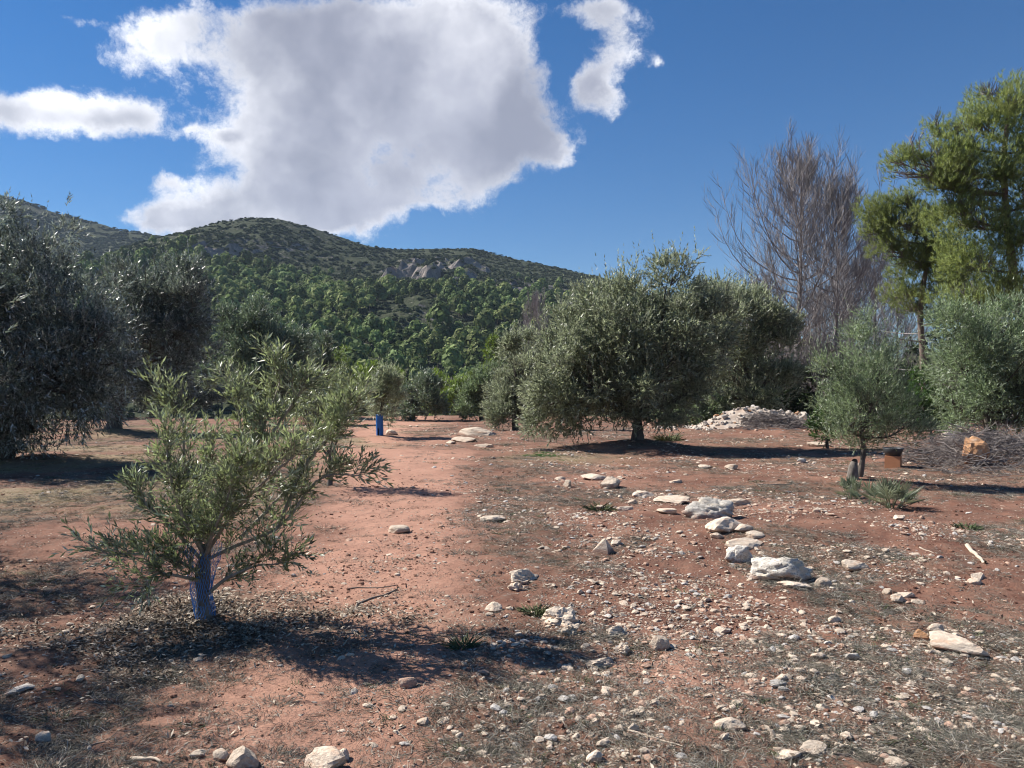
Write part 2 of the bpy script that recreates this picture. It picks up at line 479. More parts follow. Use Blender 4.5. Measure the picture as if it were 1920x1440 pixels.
def blade_mat(name, c1, c2, c3=None):
    m, t, p, out = material(name)
    oi = t.add('ShaderNodeObjectInfo'); v = t.attr('tint').outputs['Fac']
    c = t.mix(oi.outputs['Random'], c1, c2)
    if c3: c = t.mix(t.ramp(v, .6, .9), c, c3)
    c = t.vmath('SCALE', c, scale=t.math('ADD', .6, t.math('MULTIPLY', v, .8)))
    t.put(p.inputs['Base Color'], c); p.inputs['Roughness'].default_value = .85; p.inputs['Specular IOR Level'].default_value = .2
    return m

M = {}
M['olive_dark'] = leaf_mat('olive_leaf_dark', (.078, .098, .080), (.38, .415, .40), .34, .26, (.10, .12, .075))
M['olive'] = leaf_mat('olive_leaf', (.125, .148, .090), (.42, .44, .35), .42, .36, (.13, .165, .085), (.215, .228, .15))
M['olive_young'] = leaf_mat('olive_leaf_young', (.135, .160, .085), (.42, .455, .35), .38, .28, (.16, .20, .06))
M['olive_grey'] = leaf_mat('olive_leaf_grey', (.100, .130, .085), (.30, .35, .285), .45, .2, (.08, .12, .04))
M['olive_green'] = leaf_mat('olive_leaf_green', (.105, .138, .078), (.30, .35, .26), .45, .34, (.12, .165, .06))
M['lentisk'] = leaf_mat('shrub_leaf', (.040, .080, .020), (.07, .11, .035), .4, .25, (.06, .13, .015))
M['shrub_dark'] = leaf_mat('shrub_leaf_dark', (.030, .050, .022), (.05, .07, .03), .5, .2)
M['pine'] = leaf_mat('pine_needle', (.135, .185, .058), (.135, .185, .058), .5, .34, (.17, .22, .05), (.20, .21, .075))
M['pine_bright'] = leaf_mat('pine_needle_bright', (.11, .165, .03), (.11, .165, .03), .5, .3, (.15, .2, .02))
M['pine_far'] = leaf_mat('pine_needle_far', (.125, .172, .066), (.125, .172, .066), .8, .15, None, None, .1, (.185, .21, .078))
M['shrub_far'] = leaf_mat('maquis_leaf_far', (.075, .092, .050), (.075, .092, .050), .85, .1, None, None, .1)
M['palm'] = leaf_mat('palm_leaf', (.11, .135, .075), (.20, .225, .15), .4, .2)
M['bark_olive'] = bark_mat('bark_olive', (.05, .042, .036), (.14, .12, .10))
M['bark_young'] = bark_mat('bark_young', (.075, .064, .055), (.19, .165, .14), 22)
M['twig_pale'] = bark_mat('twig_pale', (.22, .20, .165), (.36, .33, .27), 30)
M['bark_pine'] = bark_mat('bark_pine', (.085, .062, .05), (.20, .16, .13), 9)
M['bark_dead'] = bark_mat('bark_dead', (.13, .116, .114), (.31, .28, .275), 8)
M['twig_dead'] = bark_mat('twig_dead', (.19, .172, .168), (.31, .285, .28), 5, .1)
M['rock'] = rock_mat('limestone', (.60, .50, .395), (.46, .37, .285), (.48, .33, .235))
M['rock_white'] = rock_mat('limestone_white', (.66, .61, .535), (.46, .42, .37), (.56, .48, .38), 12, .8, True)
M['rock_grey'] = rock_mat('limestone_grey', (.50, .47, .435), (.37, .34, .31), (.42, .35, .29))
M['rubble'] = rock_mat('rubble_stone', (.56, .50, .43), (.42, .37, .32), (.52, .37, .26), 9, .5, False, .15)
M['rubble_soil'] = rock_mat('rubble_soil', (.40, .34, .285), (.27, .215, .175), (.33, .23, .17), 3, .8, False, 0)
M['rock_red'] = rock_mat('stone_reddish', (.46, .30, .22), (.36, .23, .165), (.48, .37, .29))
M['rock_ochre'] = rock_mat('stone_ochre', (.50, .27, .13), (.42, .23, .13), (.52, .36, .24))
M['weed_dry'] = blade_mat('weed_dry', (.19, .16, .125), (.10, .09, .07), (.34, .30, .24))
M['weed_grey'] = blade_mat('weed_grey', (.19, .18, .155), (.095, .10, .075), (.30, .28, .24))
M['weed_green'] = blade_mat('weed_green', (.075, .10, .045), (.11, .12, .06))
M['litter'] = blade_mat('leaf_litter', (.22, .17, .125), (.12, .088, .062), (.38, .32, .25))
M['stick'] = bark_mat('stick_wood', (.16, .125, .10), (.30, .25, .20), 20)
M['stick_pale'] = bark_mat('stick_pale', (.45, .36, .27), (.58, .48, .37), 20)

# ------------------------------------------------------------------ ground
def litter_mask(x, y):
    d = np.hypot((x + 2.1) / 1.5, (y - 5.25) / .85)
    return np.clip(1.25 - d + (fbm2(x * 3, y * 3, 3, 41) - .5) * 1.4, 0, 1) * (d < 1.9)

def weed_mask(x, y):
    n = fbm2(x * .75, y * .5, 4, 35)
    m = sstep(.43, .57, n) * (1 - .9 * path_mask(x, y))
    return np.clip(m, 0, 1)

def grass_mask(x, y):
    a = sstep(-2.6, -4.5, x) * sstep(6, 8.5, y) * (1 - sstep(30, 45, y)) * sstep(.40, .62, fbm2(x * .35, y * .5, 3, 39))
    b = np.exp(-(((x - 1.3) / 1.3) ** 2 + ((y - 19) / 1.4) ** 2)) * .9
    return np.clip(np.maximum(a, b) * (.45 + fbm2(x * .8, y * .8, 3, 37)), 0, 1)

def ground_mesh():
    ang = np.radians(np.concatenate([np.linspace(-180, -46, 40)[:-1], np.linspace(-46, 46, 300), np.linspace(46, 180, 40)[1:]]))
    rad = np.concatenate([[.0, .5, 1.0], np.exp(np.linspace(math.log(1.5), math.log(150), 620))])
    A, R = np.meshgrid(ang, rad)
    x = np.sin(A) * R; y = np.cos(A) * R
    z = ground_z(x, y)
    n, m = R.shape
    i = np.arange(n - 1)[:, None] * m + np.arange(m - 1)[None]
    Q = np.stack([i, i + 1, i + m + 1, i + m], -1).reshape(-1, 4)[:, ::-1]
    Vv = np.stack([x, y, z], -1).reshape(-1, 3)
    xx, y_ = Vv[:, 0], Vv[:, 1]
    return Vv, Q, dict(path=path_mask(xx, y_), weed=weed_mask(xx, y_), grass=grass_mask(xx, y_), litter=litter_mask(xx, y_))

m, t, p, out = material('red_earth'); M['earth'] = m
pos = t.add('ShaderNodeNewGeometry').outputs['Position']
n1 = t.noise(pos, 1.4, 6, .6); n2 = t.noise(pos, 9, 6, .65); n3 = t.noise(pos, 45, 6, .75)
c = t.mix(t.ramp(n1, .35, .68), (.145, .068, .047), (.245, .128, .088))
c = t.mix(t.math('MULTIPLY', t.ramp(n2, .42, .72), .55), c, (.185, .130, .098))
wd = t.attr('weed').outputs['Fac']
c = t.mix(t.math('MULTIPLY', t.math('MULTIPLY', wd, .65), t.ramp(n2, .3, .7)), c, (.16, .120, .086))
c = t.mix(t.math('MULTIPLY', t.attr('path').outputs['Fac'], t.ramp(n2, .15, .5)), c, t.mix(n1, (.45, .262, .188), (.35, .180, .125)))
c = t.mix(t.math('MULTIPLY', t.attr('grass').outputs['Fac'], t.ramp(n2, .2, .6)), c, t.mix(n1, (.30, .225, .150), (.215, .18, .105)))
c = t.mix(t.math('MULTIPLY', t.attr('litter').outputs['Fac'], t.ramp(n3, .35, .6)), c, (.17, .13, .095))
c = t.mix(t.math('MULTIPLY', t.ramp(n3, .60, .72), .75), c, (.36, .27, .205))
c = t.mix(t.math('MULTIPLY', t.ramp(n3, .42, .28), .5), c, (.085, .045, .033))
vo = t.add('ShaderNodeTexVoronoi'); t.put(vo.inputs['Vector'], pos); vo.inputs['Scale'].default_value = 26
vc = t.add('ShaderNodeSeparateColor'); t.l.new(vo.outputs['Color'], vc.inputs[0])
peb = t.math('MULTIPLY', t.ramp(vo.outputs['Distance'], .36, .22), t.ramp(vc.outputs[0], .80, .86))
c = t.mix(peb, c, t.mix(vc.outputs[1], (.50, .40, .32), (.36, .22, .16)))
t.put(p.inputs['Base Color'], c)
p.inputs['Roughness'].default_value = .95; p.inputs['Specular IOR Level'].default_value = .15
b = t.add('ShaderNodeBump'); b.inputs['Strength'].default_value = 1.0; b.inputs['Distance'].default_value = .035
t.put(b.inputs['Height'], t.math('ADD', t.math('ADD', n2, t.math('MULTIPLY', n3, .5)), t.math('MULTIPLY', peb, .5)))
t.l.new(b.outputs[0], p.inputs['Normal'])
Vv, Q, at_ = ground_mesh()
tag(obj('ground', mesh('ground', Vv, Q, M['earth'], at_, smooth=True)), 'stony red earth of the olive grove', None, None, 'structure')

# hills
m, t, p, out = material('hillside'); M['hill'] = m
geo = t.add('ShaderNodeNewGeometry'); pos = geo.outputs['Position']
sn = t.add('ShaderNodeSeparateXYZ'); t.l.new(geo.outputs['Normal'], sn.inputs[0])
h1 = t.noise(pos, .05, 6, .6); h2 = t.noise(pos, .35, 6, .65)
c = t.mix(t.ramp(h1, .35, .65), (.046, .056, .032), (.060, .066, .040))
c = t.mix(t.ramp(h2, .48, .62), c, (.045, .055, .028))
rockf = t.ramp(t.math('ADD', sn.outputs[2], t.math('MULTIPLY', t.math('SUBTRACT', h2, .5), .5)), .84, .70)
rc = t.mix(t.ramp(t.noise(pos, .22, 5, .6), .4, .6), (.30, .255, .225), (.17, .155, .145))
c = t.mix(rockf, c, rc)
c = t.mix(t.math('MULTIPLY', t.ramp(t.noise(pos, .5, 3, .5), .66, .72), .8), c, (.36, .32, .28))
t.put(p.inputs['Base Color'], c); p.inputs['Roughness'].default_value = 1.0; p.inputs['Specular IOR Level'].default_value = .05
b = t.add('ShaderNodeBump'); b.inputs['Strength'].default_value = .8; b.inputs['Distance'].default_value = 2.0
t.l.new(h2, b.inputs['Height']); t.l.new(b.outputs[0], p.inputs['Normal'])
gx = np.concatenate([np.linspace(-2400, -900, 24)[:-1], np.linspace(-900, 620, 420), np.linspace(620, 2400, 24)[1:]])
gy = np.concatenate([np.linspace(-2000, 100, 24)[:-1], np.linspace(100, 760, 260), np.linspace(760, 1300, 60)[1:], np.linspace(1300, 2600, 16)[1:]])
X, Y = np.meshgrid(gx, gy)
Z = land_z(X, Y) - 2.5 * (1 - sstep(118, 150, np.hypot(X, Y))) 
n, m_ = X.shape
i = np.arange(n - 1)[:, None] * m_ + np.arange(m_ - 1)[None]
Q = np.stack([i, i + 1, i + m_ + 1, i + m_], -1).reshape(-1, 4)
tag(obj('hills', mesh('hills', np.stack([X, Y, Z], -1).reshape(-1, 3), Q, M['hill'], smooth=False)), 'scrub covered hills with cliffs behind the grove', None, None, 'structure')

# ------------------------------------------------------------------ scattered masses (one object each, points carrying small shapes)
def scatter(name, label, protos, pts, rot, scl, idx, cat):
    coll = bpy.data.collections.new(name + '_shapes')
    for i_, me in enumerate(protos):
        o = bpy.data.objects.new('%s_shape_%02d' % (name, i_), me); coll.objects.link(o)
    me = bpy.data.meshes.new(name)
    me.vertices.add(len(pts)); me.vertices.foreach_set('co', np.ascontiguousarray(pts, np.float32).ravel())
    for k, a in (('rot', rot), ('scl', scl)):
        q = me.attributes.new(k, 'FLOAT_VECTOR', 'POINT'); q.data.foreach_set('vector', np.ascontiguousarray(a, np.float32).ravel())
    q = me.attributes.new('idx', 'INT', 'POINT'); q.data.foreach_set('value', np.ascontiguousarray(idx, np.int32))
    me.update()
    o = obj(name, me)
    g = bpy.data.node_groups.new(name + '_nodes', 'GeometryNodeTree')
    g.interface.new_socket('Geometry', in_out='INPUT', socket_type='NodeSocketGeometry')
    g.interface.new_socket('Geometry', in_out='OUTPUT', socket_type='NodeSocketGeometry')
    T = NT(g)
    gi = T.add('NodeGroupInput'); go = T.add('NodeGroupOutput')
    ci = T.add('GeometryNodeCollectionInfo'); ci.inputs['Collection'].default_value = coll
    ci.inputs['Separate Children'].default_value = True; ci.inputs['Reset Children'].default_value = True
    ip = T.add('GeometryNodeInstanceOnPoints'); ip.inputs['Pick Instance'].default_value = True
    def na(nm, ty):
        q = T.add('GeometryNodeInputNamedAttribute', data_type=ty); q.inputs['Name'].default_value = nm
        return [s for s in q.outputs if s.enabled and s.name == 'Attribute'][0]
    er = T.add('FunctionNodeEulerToRotation')
    T.l.new(na('rot', 'FLOAT_VECTOR'), er.inputs[0])
    T.l.new(gi.outputs[0], ip.inputs['Points']); T.l.new(ci.outputs[0], ip.inputs['Instance'])
    T.l.new(na('idx', 'INT'), ip.inputs['Instance Index']); T.l.new(er.outputs[0], ip.inputs['Rotation'])
    T.l.new(na('scl', 'FLOAT_VECTOR'), ip.inputs['Scale'])
    T.l.new(ip.outputs[0], go.inputs[0])
    md = o.modifiers.new('scatter', 'NODES'); md.node_group = g
    return tag(o, label, cat, None, 'stuff')

def ico(sub):
    import bmesh
    bm = bmesh.new(); bmesh.ops.create_icosphere(bm, subdivisions=sub, radius=1)
    v = np.array([q.co[:] for q in bm.verts]); f = np.array([[w.index for w in q.verts] for q in bm.faces]); bm.free()
    return v, f
ICO = {s: ico(s) for s in (1, 2, 3, 4)}

def round_pine(seed, h, r, mat):
    """far pine: one broad lumpy dome of leaf faces on a short stem"""
    g = rng(seed); n = 210
    q = unit(g.normal(size=(n, 3))); q[:, 2] = np.where(q[:, 2] < -.45, -q[:, 2] * .6, q[:, 2])
    lump = 1 + .55 * (noise3(q * 1.9 + seed, seed) - .5) + .35 * (noise3(q * 4.3 + seed, seed + 1) - .5)
    Ps = q * lump[:, None] * g.uniform(.82, 1.0, (n, 1)) * np.array([r, r, h * .40]) * np.where(q[:, 2:3] > 0, np.array([.92, .92, 1.08]), 1.0) + np.array([0, 0, h * .56])
    nrm = unit(q + g.normal(size=q.shape) * .35)
    A = unit(np.cross(nrm, g.normal(size=Ps.shape))); B = np.cross(nrm, A); s_ = r * g.uniform(.16, .30, (n, 1))
    Vv = np.stack([Ps + A * s_, Ps + B * s_ * .9, Ps - A * s_, Ps - B * s_ * .9], 1).reshape(-1, 3)
    Q_ = np.arange(len(Vv)).reshape(-1, 4)
    tv, tq = tubes(np.array([[[0, 0, -.6], [0, 0, h * .3], [0, 0, h * .7]]]), np.array([[.025, .018, .005]]) * h, 4)
    tint = np.concatenate([np.repeat(np.clip(g.normal(.5, .15, n), 0, 1), 4), np.full(len(tv), .3)])
    return mesh('pine', np.concatenate([Vv, tv]), np.concatenate([Q_, tq + len(Vv)]), [mat, M['bark_pine']], dict(tint=tint), False, np.concatenate([np.zeros(len(Q_)), np.ones(len(tq))]))

def blob_tree(seed, h, r, mat, pine=True):
    if pine: return round_pine(seed, h, r, mat)
    """far tree: lumpy crown of many small leaf faces round a stem"""
    g = rng(seed)
    lob = []
    n = 7 if pine else 5
    for _ in range(n):
        tz = g.uniform(.32, .92) if pine else g.uniform(.25, .7)
        rr = r * (1.15 - tz * .75) if pine else r * .7
        a = g.uniform(0, 6.28); lob.append((math.cos(a) * rr * .5, math.sin(a) * rr * .5, tz * h, rr * g.uniform(.5, .8), h * g.uniform(.10, .17) if pine else h * .3))
    lob.append((0, 0, h * (.86 if pine else .6), r * .35, h * .14))
    Ps = []
    for (x, y, z, a, b_) in lob:
        q = unit(g.normal(size=(26, 3))) * g.uniform(.75, 1.05, (26, 1)); q[:, 2] = np.where(q[:, 2] < -.4, -q[:, 2], q[:, 2])
        Ps.append(q * np.array([a, a, b_]) + np.array([x, y, z]))
    Ps = np.concatenate(Ps); cen = np.array([0, 0, h * .5])
    nrm = unit(Ps - cen + g.normal(size=Ps.shape) * r * .3)
    A = unit(np.cross(nrm, g.normal(size=Ps.shape))); B = np.cross(nrm, A); s = r * g.uniform(.20, .36, (len(Ps), 1))
    Vv = np.stack([Ps + A * s, Ps + B * s * .9, Ps - A * s, Ps - B * s * .9], 1).reshape(-1, 3)
    Q_ = np.arange(len(Vv)).reshape(-1, 4)
    tv, tq = tubes(np.array([[[0, 0, -.6], [0, 0, h * .4], [0, 0, h * .9]]]), np.array([[.03, .02, .005]]) * h, 4)
    tint = np.concatenate([np.repeat(np.clip(g.normal(.5, .2, len(Ps)), 0, 1), 4), np.full(len(tv), .3)])
    midx = np.concatenate([np.zeros(len(Q_)), np.ones(len(tq))])
    return mesh('pine' if pine else 'bush', np.concatenate([Vv, tv]), np.concatenate([Q_, tq + len(Vv)]), [mat, M['bark_pine']], dict(tint=tint), False, midx)

g = rng(5)
pines = [blob_tree(100 + k, 7.5 + k * .5, 2.7 + .16 * k, M['pine_far']) for k in range(6)]
bushes = [blob_tree(200 + k, 1.5, 1.4, M['shrub_far'], False) for k in range(4)]
# pine cover on the slopes
N = 16000
px = g.uniform(-460, 330, N); py = 185 + 470 * g.uniform(0, 1, N) ** .8
pz = hill_z(px, py)
clump = fbm2(px / 45, py / 45, 3, 81)
top = np.interp(px, [-460, -260, -215, -120, -60, 0, 60, 140, 330], [420, 440, 520, 470, 430, 440, 470, 540, 560])
thin = np.interp(px, [-100, -60, 20, 100], [0, .13, .13, .05]) * sstep(330, 400, py)
keep = (clump > .37 + thin + .6 * sstep(top - 30, top + 40, py)) | ((g.uniform(0, 1, N) < .006) & (py < 540))
keep &= (g.uniform(0, 1, N) < .75) & (py < 585)
px, py, pz = px[keep], py[keep], pz[keep]
order = np.argsort(py)
vis = np.abs(px / py) < .68
near = [k for k in order if vis[k] and pz[k] > -8.5][:300]
sc = .62 * g.uniform(.12, 1, len(px)) ** -.33 * g.uniform(.85, 1.15, len(px)) * (1 - .35 * sstep(480, 600, py))
for k in near:
    o = obj('slope_pine', pines[int(g.integers(6))], None, (px[k], py[k], pz[k]))
    o.rotation_euler = (0, 0, g.uniform(0, 6.28)); o.scale = [sc[k] * g.uniform(.9, 1.1)] * 2 + [sc[k]]
    tag(o, 'green pine among many on the lower slope of the hill', 'pine tree', 'pines on the lower hillside')
rest = np.setdiff1d(np.arange(len(px)), near)
scatter('pine_forest', 'green pine forest covering the middle of the hillside', pines, np.stack([px, py, pz], 1)[rest],
        np.stack([np.zeros(len(rest)), np.zeros(len(rest)), g.uniform(0, 6.28, len(rest))], 1), np.repeat(sc[rest, None], 3, 1), g.integers(0, 6, len(rest)), 'forest')
N = 120000
bx = g.uniform(-900, 560, N); by = 108 + 962 * g.uniform(0, 1, N)
bz = land_z(bx, by)
steep = np.hypot(land_z(bx, by + 1.5) - land_z(bx, by - 1.5), land_z(bx + 1.5, by) - land_z(bx - 1.5, by)) / 3
keep = (fbm2(bx / 16, by / 16, 3, 91) > .36) & ((steep < .95) | (g.uniform(0, 1, N) < .4)) & (np.abs(bx / by) < .74)
bx, by, bz = bx[keep], by[keep], bz[keep]
sc = g.uniform(.6, 1.7, len(bx)) * np.interp(by, [200, 700, 1050], [.8, 1.0, 1.6])
scatter('hill_scrub', 'dark low scrub covering the upper hillsides', bushes, np.stack([bx, by, bz], 1),
        np.stack([bx * 0, bx * 0, g.uniform(0, 6.28, len(bx))], 1), np.stack([sc, sc, sc * g.uniform(.5, 1.0, len(bx)) * (1 - .45 * sstep(540, 620, by))], 1), g.integers(0, 4, len(bx)), 'scrub')

# ------------------------------------------------------------------ rocks
def rock_mesh(seed, sub, planes=9, rough=.06, mat='rock', pit=0.0, smooth=False):
    g = rng(seed); v, f = ICO[sub]
    nrm = unit(g.normal(size=(planes, 3))); dist = g.uniform(.55, .95, planes)
    dp = np.maximum(v @ nrm.T, 1e-3); r = np.min(np.minimum(dist / dp, 1.25), 1)
    r = r * (1 + (noise3(v * 2.2 + seed, seed) - .5) * rough * 4 + (noise3(v * 6 + seed, seed + 1) - .5) * rough * 2)
    if pit: r = r - pit * sstep(.58, .8, noise3(v * 4.5 + seed, seed + 2))
    q = v * r[:, None]
    lo, hi = q.min(0), q.max(0)
    q = (q - (lo + hi) / 2) / (hi - lo) * 1.0                  # unit box
    return mesh('rock', q, f, M[mat], smooth=smooth)

def put_rock(me, pos, w, h, dp=None, rz=0, tilt=(0, 0), sink=.22, label=None, group=None, name='stone', cat='stone'):
    o = obj(name, me, None, (pos[0], pos[1], pos[2] + h * (.5 - sink)))
    o.scale = (w, dp or w * .8, h); o.rotation_euler = (tilt[0], tilt[1], rz)
    return tag(o, label, cat, group)

ROCKS = [  # column, row of the foot, width px, height px, mesh kind, name, label
    (1472, 1090, 98, 56, 'pitted', 'boulder', 'large pitted white limestone boulder at the end of the rock row'),
    (1332, 972, 78, 46, 'pitted', 'boulder', 'largest rounded pale rock of the outcrop beyond the white boulder'),
    (1362, 996, 64, 34, 'round', 'boulder', 'pale rock touching the front of the largest outcrop rock'),
    (1384, 948, 40, 18, 'round', 'stone', 'low pale rock at the right back of the outcrop'),
    (1396, 999, 40, 16, 'slab', 'stone', 'whitish flat slab just right of the outcrop front rock'),
    (1418, 1010, 34, 15, 'slab', 'stone', 'cream flat slab leaning right of the whitish slab'),
    (1345, 1008, 24, 12, 'ang', 'stone', 'small angular cream stone left of the whitish slab'),
    (1388, 1056, 46, 40, 'pitted', 'boulder', 'narrow sloping pale rock between the outcrop and the white boulder'),
    (1400, 1028, 66, 22, 'round', 'stone', 'low weathered rock behind the narrow sloping pale rock'),
    (1492, 1104, 50, 16, 'round', 'stone', 'cream broken stone in front of the white boulder'),
    (1545, 1100, 30, 18, 'ang', 'stone', 'grey stone at the right foot of the white boulder'),
    (1606, 1066, 48, 20, 'slab', 'stone', 'grey flat slab right of the white boulder'),
    (1131, 1036, 44, 26, 'pyramid', 'stone', 'pyramid shaped stone with one dark face on the red soil'),
    (1156, 1022, 22, 12, 'slab', 'stone', 'thin pale slab leaning behind the pyramid shaped stone'),
    (1118, 900, 48, 13, 'slab', 'stone', 'long flat white stone at the far end of the rock row'),
    (1147, 917, 40, 26, 'ang', 'boulder', 'blocky pale rock beside the long flat white stone'),
    (1064, 914, 14, 16, 'ang', 'stone', 'upright thin pale stone left of the blocky pale rock'),
    (1050, 902, 20, 9, 'ang', 'stone', 'small flat pale stone behind the upright thin stone'),
    (1208, 932, 34, 16, 'round', 'stone', 'rounded pale stone in the middle of the rock row'),
    (1262, 943, 56, 16, 'round', 'stone', 'low humped grey rock in the middle of the rock row'),
    (1252, 964, 36, 13, 'slab', 'stone', 'cream flat stone in front of the low humped grey rock'),
    (1172, 957, 26, 12, 'round', 'stone', 'greyish stone with a smaller white one behind it in the row'),
    (1186, 944, 18, 9, 'ang', 'stone', 'small white stone behind the greyish stone in the row'),
    (1127, 955, 22, 9, 'ang', 'stone', 'small whitish stone left of the greyish stone in the row'),
    (746, 1000, 44, 16, 'ang', 'stone', 'brown block with a dark side lying on the path'),
    (922, 977, 40, 14, 'round', 'stone', 'low pinkish rock between the path and the rock row'),
    (985, 1088, 62, 32, 'crumb', 'outcrop', 'crumbly brown outcrop on the edge of the path'),
    (972, 1108, 40, 20, 'crumb', 'outcrop', 'small crumbly brown outcrop in front of the larger one'),
    (1050, 1172, 74, 36, 'crumb', 'outcrop', 'long crumbly outcrop nearer the camera than the other brown ones'),
    (1070, 1190, 34, 22, 'crumb', 'stone', 'rough block at the near end of the long crumbly outcrop'),
    (1160, 1192, 44, 24, 'crumb', 'stone', 'crumbly rock between the long outcrop and the grey faced stone'),
    (893, 817, 56, 20, 'round', 'boulder', 'grey rock ledge in the middle distance near the blue tree guard'),
    (868, 828, 40, 12, 'round', 'stone', 'lower left step of the grey rock ledge'),
    (908, 838, 30, 10, 'round', 'stone', 'small rounded rock in front of the grey rock ledge'),
    (845, 833, 18, 8, 'ang', 'stone', 'small pale stone left of the grey rock ledge'),
    (735, 815, 24, 11, 'ang', 'stone', 'pale stone just right of the blue tree guard'),
    (1806, 1226, 96, 32, 'slab', 'stone', 'large pale flat slab on the right with a squared corner'),
    (1728, 1198, 26, 18, 'ochre', 'stone', 'ochre brown stone left of the large flat slab'),
    (1760, 1192, 34, 24, 'ang', 'stone', 'pinkish broken stone behind the ochre brown stone'),
    (1790, 1195, 16, 10, 'ang', 'stone', 'small bright white stone on top edge of the large slab'),
    (925, 1147, 32, 18, 'ang', 'stone', 'blunt cream stone alone beside the young tree shadow'),
    (1238, 1218, 36, 28, 'ang', 'stone', 'grey faced block stone right of centre foreground'),
    (1166, 1226, 30, 26, 'crumb', 'stone', 'rough pale lump at the head of the ridge left of the grey faced block'),
    (1128, 1252, 64, 20, 'crumb', 'outcrop', 'low ridge of rough pale rock in the centre foreground'),
    (764, 1289, 32, 22, 'red', 'stone', 'reddish block alone on the bare pale path'),
    (455, 1442, 62, 44, 'ang', 'boulder', 'pointed boulder at the bottom edge left of centre'),
    (604, 1446, 74, 36, 'ang', 'boulder', 'broad angular boulder at the bottom edge right of the pointed one'),
    (416, 1424, 32, 22, 'ang', 'stone', 'cream stone touching the left of the pointed boulder'),
    (370, 1418, 26, 16, 'round', 'stone', 'rounded cream stone farther left of the pointed boulder'),
    (640, 1424, 30, 24, 'ang', 'stone', 'cream stone touching the right of the broad angular boulder'),
    (1370, 1370, 48, 30, 'round', 'stone', 'smooth rounded beige stone in the right foreground'),
    (1354, 1366, 24, 18, 'round', 'stone', 'smaller stone tucked left of the smooth beige stone'),
    (1357, 1384, 20, 12, 'round', 'stone', 'little pale stone in front of the smooth beige stone'),
    (1116, 1432, 34, 30, 'ang', 'stone', 'upright pinkish stone near the bottom edge centre'),
    (1132, 1398, 26, 18, 'round', 'stone', 'tan stone behind the upright pinkish stone'),
    (1188, 1370, 18, 20, 'round', 'stone', 'egg shaped brown stone in the right of centre foreground'),
    (80, 1392, 32, 22, 'ang', 'stone', 'sharp cream stone in the bottom left corner'),
    (34, 1300, 44, 14, 'grey', 'stone', 'smooth grey stone lying in the shade at the left edge'),
    (1684, 1130, 28, 18, 'ang', 'stone', 'largest cream stone of the cluster right of the white boulder'),
    (1722, 1136, 20, 12, 'round', 'stone', 'rightward pale stone of the cluster right of the white boulder'),
    (1700, 1119, 32, 10, 'slab', 'stone', 'flat pale stone at the back of the cluster right of the white boulder'),
    (1664, 1113, 17, 11, 'ang', 'stone', 'tan stone at the back left of the cluster right of the white boulder'),
    (1686, 1144, 18, 9, 'round', 'stone', 'front stone of the cluster right of the white boulder'),
    (1598, 1236, 24, 14, 'white', 'stone', 'clean white stone left of the large flat slab'),
    (1537, 1233, 26, 12, 'round', 'stone', 'pinkish loaf shaped stone left of the clean white stone'),
    (1352, 1187, 30, 13, 'slab', 'stone', 'pale pointed flat stone in front of the white boulder'),
    (1565, 1166, 20, 16, 'round', 'stone', 'round mustard tinted stone in front of the white boulder'),
    (1540, 837, 44, 8, 'slab', 'stone', 'flat pale slab behind the small olive on the right'),
    (1505, 868, 18, 10, 'grey', 'stone', 'rounded stone on the front edge of the central olive shadow'),
    (1372, 880, 24, 11, 'ang', 'stone', 'white peaked stone in front of the central olive shadow'),
    (1322, 877, 24, 8, 'slab', 'stone', 'flat white stone left of the white peaked stone'),
    (1268, 906, 20, 9, 'round', 'stone', 'pale stone on the red patch behind the rock row'),
    (1830, 1094, 26, 13, 'ang', 'stone', 'pale triangular stone right of the bleached stick'),
    (1835, 1092 - 6, 30, 14, 'slab', 'stone', 'tan slab behind the pale triangular stone'),
    (1480, 1424, 52, 14, 'slab', 'stone', 'long flat pink stone on the bottom edge right of centre'),
    (1528, 1412, 56, 14, 'slab', 'stone', 'wide flat cream stone on the bottom edge right of the pink one'),
    (1684, 1436, 44, 14, 'slab', 'stone', 'flat cream stone on the bottom edge toward the right'),
    (1460, 1286, 34, 10, 'grey', 'stone', 'flat grey stone half buried in the right foreground'),
    (1690, 980 - 5, 26, 10, 'slab', 'stone', 'pale stone in front of the fan palm'),
    (1532, 957, 14, 10, 'ang', 'stone', 'small white block left of the fan palm'),
]
kinds = {'pitted': [rock_mesh(300 + k, 4, 14, .07, 'rock_white', .16, True) for k in range(3)],
         'round': [rock_mesh(310 + k, 3, 16, .05, 'rock', .04) for k in range(4)],
         'slab': [rock_mesh(320 + k, 3, 9, .03, 'rock') for k in range(4)],
         'ang': [rock_mesh(330 + k, 3, 8, .03, 'rock') for k in range(6)],
         'grey': [rock_mesh(340 + k, 3, 10, .04, 'rock_grey') for k in range(2)],
         'crumb': [rock_mesh(350 + k, 4, 12, .12, 'rock', .22) for k in range(4)],
         'red': [rock_mesh(360, 3, 8, .03, 'rock_red')], 'ochre': [rock_mesh(361, 3, 9, .05, 'rock_ochre')],
         'white': [rock_mesh(362, 3, 9, .04, 'rock_white')]}
